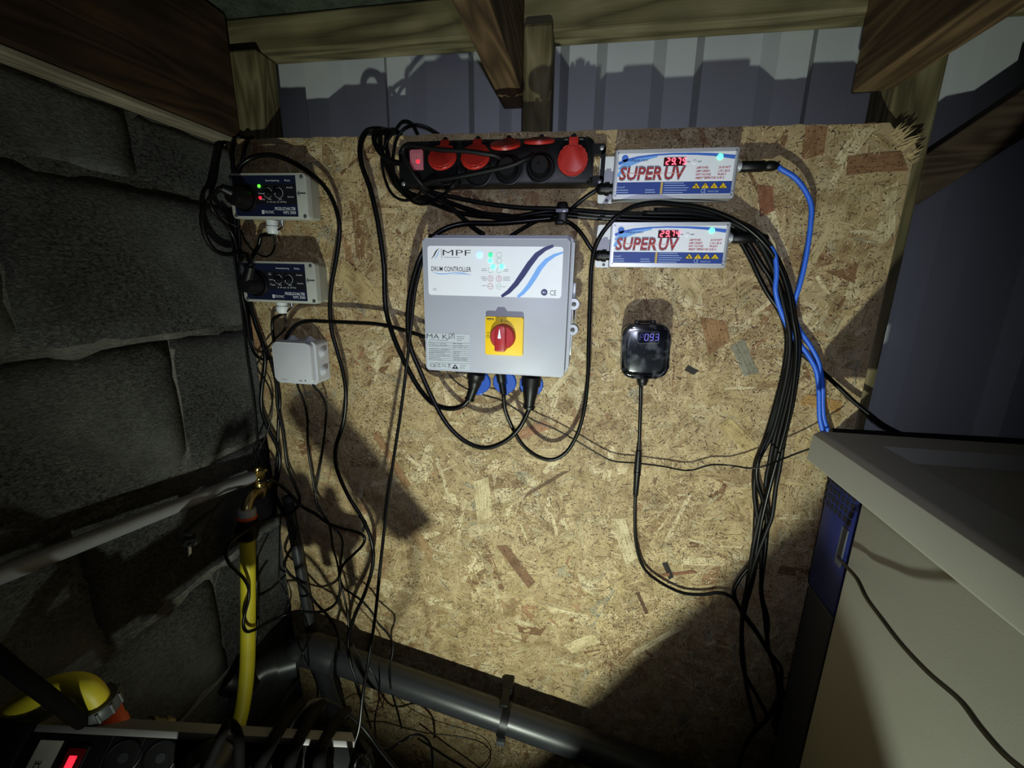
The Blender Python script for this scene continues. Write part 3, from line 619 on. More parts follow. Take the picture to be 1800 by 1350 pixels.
# ---------------------------------------------------------------- the two lamp ballasts
UO = 0.045
WARN = [('triangle',)]
def ballast(TL, TR, BR, BL, num, label):
    loc, W, H, tilt = frame_px(TL, TR, BR, BL, UO)
    t = thing('lamp_ballast', label, 'ballast', loc, tilt, group=None)
    y = -UO
    def X(a): return -W/2+(a-160)/925*W       # crop columns 160..1085, rows 770..1128
    def Z(b_, a=600): return H/2-(b_-765-(a-600)*-.004)/362*H
    bm = newbm(); prism(bm, [(-W/2,-H/2),(W/2,-H/2),(W/2,H/2),(-W/2,H/2)], y+.0015, -.002, 0)
    prism(bm, rrect(0, H/2-.0045, W, .009, .003, 3), y-.0005, y+.008); prism(bm, rrect(0, -H/2+.0055, W, .010, .003, 3), y-.0005, y+.008)
    case = obj('extruded_case', bm, M['alu'], t, smooth=True)
    for s in (-1, 1):
        bm = newbm(); prism(bm, rrect(s*(W/2+.0006), 0, .0024, H-.001, .0008, 2), y+.001, -.001); obj('end_plate', bm, M['zinc'], t)
    for s in (-1, 1):
        for z in (-1, 1): screw_head('screw', s*(W/2-.0032) + 0, z*(H/2-.005), y-.0010, .0016, case, M['zinc'])
    bm = newbm(); prism(bm, rrect(-W/2-.012, 0, .028, H*1.02, .004, 3), -.004, -.001)
    fl = obj('mounting_flange', bm, mat('white_painted_flange', (.85,.86,.88), .4), t)
    screw_head('screw', -W/2-.014, -H*.13, -.0045, .0030, fl, M['dark_grey']); screw_head('screw', -W/2-.010, -H*.44, -.0045, .0028, fl, M['dark_grey'])
    yp = y-.0009
    m0, m1, n0, n1 = X(180), X(1062), Z(1096), Z(792)
    bm = newbm(); sheet(bm, [(m0,n0),(m1,n0),(m1,n1),(m0,n1)], yp+.0012); prism(bm, [(m0,n0),(m1,n0),(m1,n1),(m0,n1)], yp, yp+.0008); lb = obj('front_label', bm, M['white'], t)
    e = .00012
    bm = newbm()                              # pale swooshes
    ribbon(bm, [(m0+.001, Z(905)), (X(250), Z(868)), (X(360), Z(836)), (X(480), Z(818))], [.003,.010,.007,.002], yp-e); ribbon(bm, [(m0+.0005, Z(960)), (X(200), Z(930)), (X(240), Z(905))], [.004,.006,.002], yp-e)
    obj('pale_swoosh', bm, M['sky_ink'], lb, recalc=False)
    bm = newbm()
    ribbon(bm, [(m0+.0005, Z(868)), (X(230), Z(846)), (X(330), Z(822)), (X(460), Z(808)), (X(600), Z(803)), (X(760), Z(806)), (X(900), Z(814)), (m1-.0002, Z(834))], [.0055,.0045,.0032,.0026,.0026,.0032,.0042,.0060], yp-2*e)
    sheet(bm, circ(X(230), Z(828), .0055), yp-2*e)
    obj('blue_swoosh', bm, mat('mid_blue_ink', (.24,.42,.80), .5), lb, recalc=False)
    bm = newbm(); prism(bm, [(m0, Z(1094)), (m1, Z(1094)), (m1, Z(1004)), (m0, Z(1004))], yp-2*e, yp); band = obj('blue_band', bm, mat('deep_blue_ink', (.13,.24,.55), .5, vary=.2, scale=14), lb)
    yq = yp-4*e
    bm = newbm(); text(bm, '-Aqua.com', X(268), Z(852), .0042, yq, x1=X(410), bold=.006, shear=.25)
    text(bm, 'HOURS', X(692), Z(866), .0017, yq, x1=X(732), bold=.02); text(bm, 'RESET', X(790), Z(866), .0017, yq, x1=X(820), bold=.02)
    obj_split('lettering', bm, M['navy'], lb, .004)
    bm = newbm(); prism(bm, [(X(532), Z(890)), (X(690), Z(890)), (X(690), Z(830)), (X(532), Z(830))], yp-.0012, yp); dsp = obj('digit_display', bm, mat('display_window', (.22,.02,.05), .25), lb)
    bm = newbm(); digits(bm, num, X(544), Z(882), .0066, .0106, .0021, yp-.0014, .0019); obj('digit', bm, M['led_pink'], dsp, recalc=False)
    bm = newbm(); lathe(bm, (X(765), yp, Z(864)), (0,-1,0), [(0,.0036),(.0006,.0036),(.0009,.003)], 18); obj('reset_button', bm, M['white'], lb, smooth=True)
    bm = newbm(); lathe(bm, (X(951), yp, Z(830)), (0,-1,0), [(0,.0046),(.001,.0046),(.0016,.003)], 18); obj('status_lamp', bm, M['led_cyan'], lb, smooth=True)
    # big name: grey outline behind dark red letters with a pale wave across them
    bm = newbm(); 
    for s, a, b_ in (('SUPER', 196, 528), ('UV', 548, 704)): text(bm, s, X(a-4), Z(987), .0208, yq, x1=X(b_+4), bold=.038, shear=.12)
    obj('lettering_outline', bm, mat('grey_outline_ink', (.42,.42,.50), .5), lb, recalc=False)
    bm = newbm()
    for s, a, b_ in (('SUPER', 196, 528), ('UV', 548, 704)): text(bm, s, X(a), Z(983), .0185, yq-e, x1=X(b_), bold=.010, shear=.12)
    gm = bpy.data.materials.get('red_name_ink')
    if not gm:
        gm = mat('red_name_ink', (.62,.14,.14), .5, vary=.3, scale=120)
    obj_split('lettering', bm, gm, lb, .004)
    bm = newbm(); ribbon(bm, [(X(205), Z(948)), (X(280), Z(938)), (X(360), Z(948)), (X(430), Z(954)), (X(510), Z(944)), (X(545), Z(942))], [.0004,.0010,.0008,.0011,.0008,.0003], yq-2*e); ribbon(bm, [(X(552), Z(946)), (X(610), Z(940)), (X(650), Z(946)), (X(690), Z(936))], [.0004,.0010,.0008,.0003], yq-2*e); obj('pale_wave', bm, mat('pale_red_ink', (.93,.66,.62), .5), lb, recalc=False)
    bm = newbm()
    for k, (a, b_) in enumerate((('LAMP POWER:', '25-105 WATT'), ('LAMP CURRENT:', '1,10-1,20 A'), ('INPUT VOLTAGE:', '99-264 V'), ('AMBIENT TEMPERATURE:', '15-50 C'))):
        zz = 913+k*24.5
        text(bm, a, X(785), Z(zz), .0032, yq, x1=X(785)+.00162*len(a)*1.0*(1.05 if k < 3 else 1.0), bold=.022); text(bm, b_, X(952-k*2), Z(zz), .0032, yq, x1=X(952-k*2)+.00165*len(b_), bold=.022)
    obj_split('lettering', bm, M['red_ink'], lb, .004)
    bm = newbm()
    text(bm, 'Air-Aqua BV', X(182), Z(1046), .0026, yq, x1=X(246), bold=.015); text(bm, 'CE', X(838), Z(1088), .0068, yq, x1=X(874), bold=.004); text(bm, 'PRODUCT CODE', X(893), Z(1084), .0026, yq, x1=X(970), bold=.005)
    for a, w, z_ in ((182,90,1062),(182,92,1080),(408,72,1062),(408,80,1080)): ribbon(bm, [(X(a), Z(z_)), (X(a+w), Z(z_))], .0011, yq)
    for k in range(5): ribbon(bm, [(X(552), Z(1013+k*17.5)), (X(552+(150,165,190,178,150)[k]), Z(1014+k*17.5))], .0010, yq)
    obj('lettering', bm, mat('pale_blue_print', (.62,.70,.86), .5), band, recalc=False)
    bm = newbm()
    for k in range(5): ring(bm, X(534), Z(1013+k*17.5), .0009, .0019, yq, 14)
    obj('bullet', bm, M['yellow'], band, recalc=False)
    for k, a in enumerate((797, 866, 933, 1000)):
        bm = newbm(); c = X(a); z0, z1 = Z(1056), Z(1012); prism(bm, [(c-.0068, z0), (c+.0068, z0), (c, z1)], yq-e, yq)
        s = obj('warning_triangle', bm, M['yellow'], band)
        bm = newbm(); d = (z1-z0)
        ribbon(bm, [(c-.0066, z0+.0002), (c+.0066, z0+.0002), (c, z1-.0004), (c-.0066, z0+.0002)], .0008, yq-2*e)
        if k == 0: ring(bm, c, z0+d*.35, .0012, .0019, yq-2*e, 14); ribbon(bm, [(c-.0024, z0+d*.62), (c+.0024, z0+d*.10)], .0008, yq-2*e)
        elif k == 1: ribbon(bm, [(c, z0+d*.70), (c, z0+d*.30)], [.0016, .0009], yq-2*e); sheet(bm, circ(c, z0+d*.17, .0007, 10), yq-2*e)
        elif k == 2: ring(bm, c, z0+d*.36, .0007, .0014, yq-2*e, 14); [ribbon(bm, [(c+.0017*math.cos(q), z0+d*.36+.0017*math.sin(q)), (c+.0025*math.cos(q), z0+d*.36+.0025*math.sin(q))], .0004, yq-2*e) for q in [j*math.pi/4 for j in range(8)]]
        else: ribbon(bm, [(c-.0030, z0+d*.16), (c+.0030, z0+d*.16)], .0007, yq-2*e); [ribbon(bm, [(c+j*.0017, z0+d*.26), (c+j*.0017+.0005, z0+d*.36), (c+j*.0017, z0+d*.50)], .0006, yq-2*e) for j in (-1, 0, 1)]
        obj('warning_sign', bm, M['ink'], s, recalc=False)
    # cable gland left, round connector right
    zg = Z(1030); bm = newbm(); p = (-W/2-.001, y+.022, zg)
    lathe(bm, p, (-1,0,0), [(0,.0085),(.006,.0085),(.0062,.0115),(.014,.0115),(.0145,.0098),(.022,.0100),(.026,.0080),(.028,.0045)], 10); obj('cable_gland', bm, M['plastic_black'], t, smooth=True)
    zc = Z(880); bm = newbm(); lathe(bm, (W/2+.001, y+.020, zc), (1,0,0), [(0,.0095),(.002,.0095),(.0022,.0072),(.005,.0072),(.0052,.0092),(.0075,.0092),(.008,.0075),(.011,.0075)], 20); obj('connector_ring', bm, M['alu'], t, smooth=True)
    R = Matrix.Rotation(tilt, 3, 'Y')
    return loc+R@Vector((-W/2-.028, y+.022, zg)), loc+R@Vector((W/2+.010, y+.020, zc)), R
gU, cU, rU = ballast((1083,265),(1298,259),(1288,349),(1079,350), '29.75', 'upper silver lamp ballast, tilted, its red display reading 29.75')
gL, cL, rL = ballast((1077,391),(1283,391),(1272,471),(1073,469), '29.74', 'lower silver lamp ballast, level, its red display reading 29.74')
# ---------------------------------------------------------------- red-lidded outdoor socket strip
SO = 0.048
loc, W, H, tilt = frame_px((707,251),(1045,240),(1042,323),(709,325), SO)
st = thing('socket_strip', 'long black outdoor socket strip with five red hinged lids and a lit switch', 'socket strip', loc, tilt)
tilt_st = tilt
Rm = Matrix.Rotation(-tilt, 3, 'Y')
def sl(px, py, o=SO): return Rm@(at(px, py, o)-loc)
y = -SO
bm = newbm(); prism(bm, rrect(0, 0, W, H, .010), y, -.003, .006); obj('body', bm, M['plastic_black'], st, smooth=True)
for s in (-1, 1):
    bm = newbm(); xo = s*(W/2+.008)
    prism(bm, rrect(xo-s*.004, H*.36, .032, H*.24, .006, 3), -.016, -.002); prism(bm, rrect(xo-s*.004, -H*.36, .032, H*.24, .006, 3), -.016, -.002)
    prism(bm, rrect(xo+s*.0085, 0, .0075, H*.8, .003, 3), -.016, -.002)
    eb = obj('end_bracket', bm, M['plastic_black'], st, smooth=True)
    for zz in (.38, -.38): screw_head('screw', s*(W/2+.013), H*zz, -.0165, .0040, eb, M['zinc'])
p = sl(735, 283)
bm = newbm(); prism(bm, rrect(p.x, p.z, .032, .040, .003), y-.0025, y+.001); fr = obj('switch_frame', bm, M['black'], st, smooth=True)
bm = newbm(); prism(bm, rrect(p.x, p.z, .0245, .033, .002), y-.006, y-.001, .0015); rk = obj('rocker_switch', bm, mat('lit_red_rocker', (.56,.36,.41), .3, emit=(.75,.16,.20), emit_s=.10), st, smooth=True)
bm = newbm(); lathe(bm, (p.x+.003, y-.006, p.z-.003), (0,-1,0), [(0,.0035),(.0004,.003),(.0006,.001)], 14); obj('glow_lamp', bm, M['led_red'], rk)
bm = newbm(); [box(bm, p.x-.007+k*.0045, p.x-.0055+k*.0045, y-.0066, y-.0058, p.z-.005, p.z+.011) for k in range(4)]; obj('rib', bm, mat('pale_rib', (.72,.45,.47), .3), rk)
def red_lid(cx, cz, r, ang, hinge_dx=0.0, closed=False):
    """a round lid on a tab, hinged at its top edge and lifted by ang"""
    hz = cz+r*1.32; piv = newbm()
    bm = newbm(); t0 = -.0045
    prism(bm, [(cx+dx, cz+dz) for dx, dz in circ(0, 0, r, 36)], t0, 0, .0015)
    prism(bm, [(cx+dx, cz+dz) for dx, dz in circ(0, 0, r*.84, 36)], t0-.0012, t0+.0005, .0008)
    prism(bm, rrect(cx, cz+r*1.08, r*.62, r*.62, .002, 3), t0+.0005, 0, .001)
    piv.free()
    R_ = Matrix.Rotation(-ang, 4, 'X'); T = Matrix.Translation((0, y-.006, hz))@R_@Matrix.Translation((0, 0, -hz))
    bmesh.ops.transform(bm, matrix=T, verts=bm.verts[:])
    l = obj('red_lid', bm, M['red'], st, smooth=True)
    bm = newbm(); lathe(bm, (cx-r*.62, y-.004, hz), (1,0,0), [(0,.003),(r*.25,.003)], 12); lathe(bm, (cx+r*.37, y-.004, hz), (1,0,0), [(0,.003),(r*.25,.003)], 12); prism(bm, circ(cx, hz+.004, .0045, 12), y-.006, y+.002); obj('hinge', bm, M['black'], l, smooth=True)
sockpx = [(786,300),(842,303),(895,299),(951,296),(1007,285)]
rs = .0255
SOCKC = []
for k, (X, Y) in enumerate(sockpx):
    p = sl(X, Y); 
    if k == 4: p.z += 0
    bm = newbm()
    lathe(bm, (p.x, y+.001, p.z), (0,-1,0), [(0,.0255),(.004,.0255),(.0045,.0235),(.0015,.0215),(.0015,.0195),(.0035,.0190),(.0035,.001)], 32, cap=True)
    obj('socket_outlet', bm, M['black'], st, smooth=True); SOCKC.append(p)
for k, (X, Y, ang) in enumerate(((780,272,28),(833,271,28),(890,262,60),(947,258,67),(1007,284,2))):
    p = sl(X, Y); base = SOCKC[k]
    hzz = sl(X, 243+0*k).z
    cz = {0: base.z+.012, 1: base.z+.012, 2: base.z+.008, 3: base.z+.008, 4: base.z}[k]
    top = H/2-.004
    cz = top-rs*1.32
    red_lid(SOCKC[k].x if k != 2 else SOCKC[k].x, cz, rs, math.radians(ang))
# ---------------------------------------------------------------- water level switches
def level_switch(TL, TR, BR, BL, o, lit, label):
    loc, W, H, tilt = frame_px(TL, TR, BR, BL, o)
    t = thing('level_switch', label, 'level switch', loc, tilt)
    y = -o
    bm = newbm(); prism(bm, rrect(.001, 0, W-.003, H-.003, .006), y+.014, -.001, .0)
    for v in bm.verts:
        if v.co.y > -.002: v.co.x *= .88; v.co.z *= .93
    obj('housing', bm, M['grey_warm'], t, smooth=True)
    bm = newbm(); prism(bm, rrect(0, 0, W, H, .007), y, y+.014, .0015); cv = obj('cover', bm, M['grey_warm'], t, smooth=True)
    X = lambda u: -W/2+u*W
    Z = lambda v: H/2-v*H
    for u, v in ((.945,.08),(.955,.93),(.03,.08),(.045,.93)): screw_head('screw', X(u), Z(v), y-.0008, .0036, cv, M['dark_grey'])
    yp = y-.0005; e = .00015
    bm = newbm(); prism(bm, [(X(.045),Z(.94)),(X(.868),Z(.94)),(X(.868),Z(.05)),(X(.045),Z(.05))], yp, y+.0002); fl = obj('front_label', bm, mat('night_blue_print', (.07,.095,.20), .45, vary=.05), t)
    bm = newbm(); prism(bm, [(X(.047),Z(.67)),(X(.866),Z(.67)),(X(.866),Z(.23)),(X(.047),Z(.23))], yp-e, yp); bb = obj('black_band', bm, M['ink'], fl)
    yq = yp-3*e; bm = newbm()
    text(bm, 'PEGELSCHALTER', X(.575), Z(.80), .0056, yq, x1=X(.842), bold=.0); text(bm, 'WPS 3000', X(.675), Z(.885), .0056, yq, x1=X(.842), bold=-.006)
    text(bm, 'TRONIC', X(.432), Z(.875), .0052, yq, x1=X(.56), bold=-.01); prism(bm, [(X(.398),Z(.885)),(X(.428),Z(.885)),(X(.428),Z(.805)),(X(.398),Z(.805))], yq, yq+.0001)
    text(bm, 'Sensorsteuerung', X(.485), Z(.175), .0034, yq, x1=X(.66), bold=-.008); text(bm, 'Modus', X(.73), Z(.175), .0034, yq, x1=X(.80), bold=-.008)
    for s, u, v in (('Pool Ein',.75,.325),('Pool Aus',.755,.525),('Netz',.375,.325),('Sensor',.378,.45),('Ausgang',.385,.575),('fein',.50,.575),('grob',.635,.575),('(1...60 sec)',.48,.635),('(0...10 Min)',.615,.635)): text(bm, s, X(u), Z(v), .0026, yq, x1=X(u)+.0016*len(s), bold=-.006)
    for u0, s in ((.50, 0), (.64, 1)):
        pts = [(X(u0)+.0092*math.cos(math.radians(q)), Z(.425)+.0092*math.sin(math.radians(q))) for q in range(-40 if s else 20, 150, 10)]; ribbon(bm, pts, .0005, yq)
        pts = [(X(u0)+.0092*math.cos(math.radians(q)), Z(.425)+.0092*math.sin(math.radians(q))) for q in range(200, 330, 10)]; ribbon(bm, pts, .0004, yq)
    obj_split('lettering', bm, M['white'], fl, .004)
    for u0, q in ((.50, 230), (.64, 240)):
        bm = newbm(); lathe(bm, (X(u0), yp-e, Z(.425)), (0,-1,0), [(0,.0066),(.007,.0058),(.0075,.005)], 20); k = obj('adjusting_knob', bm, M['black'], t, smooth=True)
        bm = newbm(); a = math.radians(q); ribbon(bm, [(X(u0)+.002*math.cos(a), Z(.425)+.002*math.sin(a)), (X(u0)+.005*math.cos(a), Z(.425)+.005*math.sin(a))], .0012, yp-.0085); obj('knob_mark', bm, M['white'], k, recalc=False)
    bm = newbm(); text(bm, 'H', X(.4065), Z(.872), .0042, yq-.0002, x1=X(.420), bold=.02); obj_split('lettering', bm, M['navy'], fl, .004)
    for v, mm in ((.275, M['led_green'] if lit else M['dark_grey']), (.53, M['led_red'] if lit else M['dark_grey'])):
        bm = newbm(); lathe(bm, (X(.395), yp-e, Z(v)), (0,-1,0), [(0,.0028),(.0015,.0025),(.002,.0012)], 14); obj('indicator_lamp', bm, mm, fl, smooth=True)
    bm = newbm(); za = Z(.43); ribbon(bm, [(X(.985), za), (X(.90), za)], [.0026,.0026], yp); sheet(bm, [(X(.875), za), (X(.905), za+.0055), (X(.898), za), (X(.905), za-.0055)], yp); obj('pen_arrow', bm, M['dark_grey'], cv, recalc=False)
    # built-in outlet
    bm = newbm(); lathe(bm, (X(.205), yp, Z(.55)), (0,-1,0), [(0,.026),(.004,.026),(.005,.024),(.003,.0215),(.003,.001)], 32); obj('outlet', bm, M['black'], t, smooth=True)
    # glands underneath
    zb = -H/2; Xg = X(.355)
    bm = newbm(); lathe(bm, (Xg, y+.034, zb+.001), (0,0,-1), [(0,.0115),(.009,.0115),(.0095,.0105),(.011,.0105),(.0115,.0128),(.019,.0128),(.022,.0115),(.026,.0100)], 12); obj('cable_gland', bm, mat('white_gland_plastic', (.80,.81,.82), .45), t, smooth=True)
    Xc = X(.50); bm = newbm(); lathe(bm, (Xc, y+.032, zb+.001), (0,0,-1), [(0,.0072),(.004,.0072),(.0045,.0045),(.011,.0045)], 14); obj('sensor_connector', bm, M['steel'], t, smooth=True)
    R = Matrix.Rotation(tilt, 3, 'Y')
    return loc+R@Vector((X(.205), yp-.003, Z(.55))), loc+R@Vector((Xg, y+.034, zb-.026)), loc+R@Vector((Xc, y+.032, zb-.011)), R
pA, gA, nA, rA = level_switch((403,305),(538,305),(545,386),(412,385), .056, True, 'upper grey level switch box with green and red lamps lit')
pB, gB, nB, rB = level_switch((422,458),(553,462),(561,534),(434,530), .056, False, 'lower grey level switch box with all lamps dark, above the junction box')
# ---------------------------------------------------------------- junction box
JO = .056
loc, W, H, tilt = frame_px((478,600),(545,604),(553,676),(486,671), JO)
jb = thing('junction_box', 'square pale grey junction box with rubber cable entries below the level switches', 'junction box', loc, tilt)
M['jb'] = mat('pale_violet_grey_plastic', (.74,.745,.77), .5, vary=.04)
bm = newbm(); prism(bm, rrect(.003, 0, W+.004, H+.004, .010), -JO+.012, -.001, 0); obj('housing', bm, M['jb'], jb, smooth=True)
bm = newbm(); prism(bm, rrect(0, 0, W, H, .010), -JO, -JO+.0115, .003); cv = obj('cover', bm, M['jb'], jb, smooth=True)
bm = newbm(); prism(bm, rrect(W*.18, -H*.42, .007, .0022, .0005, 2), -JO-.0002, -JO); prism(bm, rrect(W*.30, -H*.41, .0035, .0040, .0005, 2), -JO-.0002, -JO); ribbon(bm, [(-W*.32,-H*.42),(-W*.18,-H*.42)], .0008, -JO-.0002); obj('embossed_mark', bm, M['ink_grey'], cv)
def grommet(p, d):
    bm = newbm(); lathe(bm, p, d, [(0,.0125),(.002,.0122),(.0022,.0100),(.0042,.0098),(.0044,.0075),(.0064,.0072),(.0066,.0048),(.0086,.0045)], 22); obj('rubber_grommet', bm, M['jb'], jb, smooth=True)
for s in (.24, -.22):
    grommet((W/2+.004, -JO*.42, H*s), (1,0,0)); grommet((-W/2-.002, -JO*.42, H*s), (-1,0,0)); grommet((W*s+.002, -JO*.42, H/2+.002), (0,0,1)); grommet((W*s+.002, -JO*.42, -H/2-.002), (0,0,-1))
JB = (loc, W, H)
# ---------------------------------------------------------------- lamp timer / monitor under a clear lid
TO = .052
loc, W, H, tilt = frame_px((1093,570),(1176,570),(1175,663),(1092,663), TO*.8)
tm = thing('pump_monitor', 'small black rounded controller with a clear lid and a violet display, hanging on its cable', 'controller', loc, tilt)
bm = newbm(); prism(bm, rrect(0, 0, W*.97, H*.97, .018, 8), -TO+.020, -.001, .003); obj('body', bm, M['black'], tm, smooth=True)
bm = newbm(); prism(bm, rrect(0, .001, W*.78, H*.84, .012, 8), -TO+.009, -TO+.021, .003); fp = obj('front_panel', bm, mat('glossy_black_panel', (.13,.135,.16), .22, vary=.3, scale=40, coat=.4), tm, smooth=True)
xd, zd = W*.05, H*.26
bm = newbm(); prism(bm, rrect(xd, zd, W*.46, H*.235, .004), -TO+.0075, -TO+.0095); dw = obj('display_frame', bm, M['dark_grey'], fp)
bm = newbm(); prism(bm, rrect(xd, zd, W*.42, H*.195, .003), -TO+.0068, -TO+.008); obj('display_window', bm, mat('dark_display_glass', (.06,.06,.12), .2), fp)
bm = newbm(); digits(bm, '093', xd-W*.085, zd-H*.055, .0066, .0125, .0026, -TO+.0065, .0010, .08); obj('digit', bm, M['digit_blue'], fp, recalc=False)
bm = newbm(); digits(bm, 'P', xd-W*.185, zd-H*.055, .0066, .0125, .0026, -TO+.0065, .0008, .08); obj('digit', bm, led('dim_violet_digit', (.35,.33,.7), .25), fp, recalc=False)
bm = newbm()
for sx_ in (-.13, .13): prism(bm, rrect(W*sx_, -H*.10, W*.20, H*.10, .004), -TO+.0085, -TO+.0095)
obj('button', bm, M['plastic_black'], fp, smooth=True)
gl = bpy.data.materials.new('clear_lid'); gl.use_nodes = True; nt = gl.node_tree; N = nt.nodes; L = nt.links
tr = N.new('ShaderNodeBsdfTransparent'); tr.inputs[0].default_value = (.80,.82,.85,1); gs = N.new('ShaderNodeBsdfGlossy'); gs.inputs['Roughness'].default_value = .12
nz = N.new('ShaderNodeTexNoise'); nz.inputs['Scale'].default_value = 55; tcx = N.new('ShaderNodeTexCoord'); L.new(tcx.outputs['Object'], nz.inputs['Vector'])
df = N.new('ShaderNodeBsdfDiffuse'); df.inputs[0].default_value = (.5,.52,.6,1)
rr = ramp(N, [(.5,(0,0,0)),(.75,(.42,.42,.42))]); L.new(nz.outputs['Fac'], rr.inputs[0])
m1 = N.new('ShaderNodeMixShader'); m2 = N.new('ShaderNodeMixShader'); fz = N.new('ShaderNodeFresnel'); fz.inputs[0].default_value = 1.45
L.new(rr.outputs[0], m1.inputs[0]); L.new(tr.outputs[0], m1.inputs[1]); L.new(df.outputs[0], m1.inputs[2])
L.new(fz.outputs[0], m2.inputs[0]); L.new(m1.outputs[0], m2.inputs[1]); L.new(gs.outputs[0], m2.inputs[2]); L.new(m2.outputs[0], N['Material Output'].inputs[0])
bm = newbm(); prism(bm, rrect(0, 0, W, H, .020, 8), -TO, -TO+.026, .006, 3)
back = [f for f in bm.faces if f.normal.y > .9 or all(v.co.y > -TO+.0255 for v in f.verts)]; bmesh.ops.delete(bm, geom=back, context='FACES_ONLY')
obj('clear_lid', bm, gl, tm, smooth=True)
bm = newbm(); prism(bm, rrect(0, 0, W*1.005, H*1.005, .020, 8), -TO+.025, -TO+.0275); obj('lid_rim', bm, mat('smoky_rim', (.33,.33,.35), .3), tm)
bm = newbm()
for s in (-1, 1): box(bm, s*W*.17-.004, s*W*.17+.004, -TO+.020, -TO+.032, H/2-.001, H/2+.006, .001)
lathe(bm, (-W*.15, -TO+.026, H/2+.004), (1,0,0), [(0,.002),(W*.30,.002)], 10); obj('hinge', bm, M['black'], tm, smooth=True)
bm = newbm(); lathe(bm, (0, -.024, -H/2+.002), (0,0,-1), [(0,.0095),(.006,.0095),(.0062,.0112),(.013,.0112),(.016,.0095),(.020,.0085),(.021,.004)], 10); obj('cable_gland', bm, M['plastic_black'], tm, smooth=True)
TMG = loc+Vector((0, -.024, -H/2-.019))
# ================================================================ cabinet, pipes, tap, hoses
def atz(px, py, Z):
    d = ray(px, py); return CAM + d*((Z-CAM.z)/d.z)
# ---------------------------------------------------------------- beige cabinet with a flat lid on the right
LX = at(1418, 805, .15).x; LY0 = -.15; LZ0 = 1.219; LZ1 = 1.276
M['beige'] = mat('beige_grp_shell', (.535,.53,.495), .55, vary=.05, scale=18, bump=.12, bscale=700, spec=.4)
cab = thing('filter_cabinet', 'large beige cabinet with a rimmed flat lid', 'cabinet', (.9, -.75, 0))
CO = Vector((.9, -.75, 0))
def cobj(name, bm, m, par, **k): return obj(name, bm, m, par, **k)
bm = newbm(); box(bm, .421-.9, .62, -1.5+.75, -.2+.75, 0.0, LZ0+.012, .006); cobj('shell', bm, M['beige'], cab, smooth=True)
# lid: rim with a sunk panel
bm = newbm()
def rimloop(x0, x1, y0, y1, z, r=0): return [bm.verts.new((x-.9, y+.75, z)) for x, y in ((x0,y0),(x1,y0),(x1,y1),(x0,y1))]
xa, xb, ya, yb = LX, 1.60, -1.56, LY0
L0 = rimloop(xa+.010, xb-.01, ya+.01, yb-.01, LZ0); L1 = rimloop(xa, xb, ya, yb, LZ0+.006); L2 = rimloop(xa+.002, xb-.002, ya+.002, yb-.002, LZ1-.006)
L3 = rimloop(xa+.007, xb-.007, ya+.007, yb-.007, LZ1); L4 = rimloop(xa+.062, xb-.062, ya+.062, yb-.062, LZ1+.001); L5 = rimloop(xa+.066, xb-.066, ya+.066, yb-.076, LZ1-.016)
for a, b_ in ((L0,L1),(L1,L2),(L2,L3),(L3,L4),(L4,L5)):
    for k in range(4): bm.faces.new((a[k], a[(k+1) % 4], b_[(k+1) % 4], b_[k]))
bm.faces.new(L5); bm.faces.new(list(reversed(L0)))
es = [e for e in bm.edges if all(v in L2 or v in L3 for v in e.verts) or all(v in L1 for v in e.verts)]
bmesh.ops.bevel(bm, geom=es, offset=.003, segments=3, profile=.5, affect='EDGES', clamp_overlap=True)
lid_ = cobj('lid', bm, M['beige'], cab, smooth=True)
bm = newbm(); tube(bm, [Vector(p)-CO for p in ((LX+.03,LY0+.006,LZ1-.004),(.6,LY0+.008,LZ1-.002),(1.0,LY0+.008,LZ1-.002),(1.58,LY0+.008,LZ1-.002))], .0055, 8, 3); cobj('rubber_seal', bm, M['black'], lid_, smooth=True)
# ---------------------------------------------------------------- blue perforated crate behind the cabinet
cr = thing('blue_crate', 'blue perforated plastic crate wedged between the board and the beige cabinet', 'crate', (.56, -.10, .0))
cx0 = at(1466, 900, .10).x
bm = newbm(); box(bm, cx0-.56, .20, -.155+.10, -.06+.10, .935, 1.205, .012); obj('body', bm, mat('deep_blue_plastic', (.05,.12,.37), .5, vary=.1), cr, smooth=True)
bm = newbm()
xl = cx0-.56
for i in range(7):
    for k in range(6): box(bm, xl-.0006, xl+.002, -.046+i*.0125, -.038+i*.0125, 1.110+k*.015, 1.120+k*.015)
ho = obj('perforation', bm, mat('blue_black_hole', (.015,.02,.07), .8), cr); ho['kind'] = 'stuff'
a = atx(1488, 930, cx0); b_ = atx(1478, 1000, cx0); bm = newbm(); box(bm, xl-.0012, xl+.001, a.y+.10-.006, a.y+.10+.010, b_.z, a.z, .0004); obj('paper_tag', bm, mat('grey_paper', (.30,.31,.34), .7), cr)
bm = newbm(); box(bm, cx0-.56+.004, .19, -.050, .035, .0, .934, .004); obj('stand', bm, mat('dark_blue_grey_sheet', (.13,.145,.19), .6), cr)
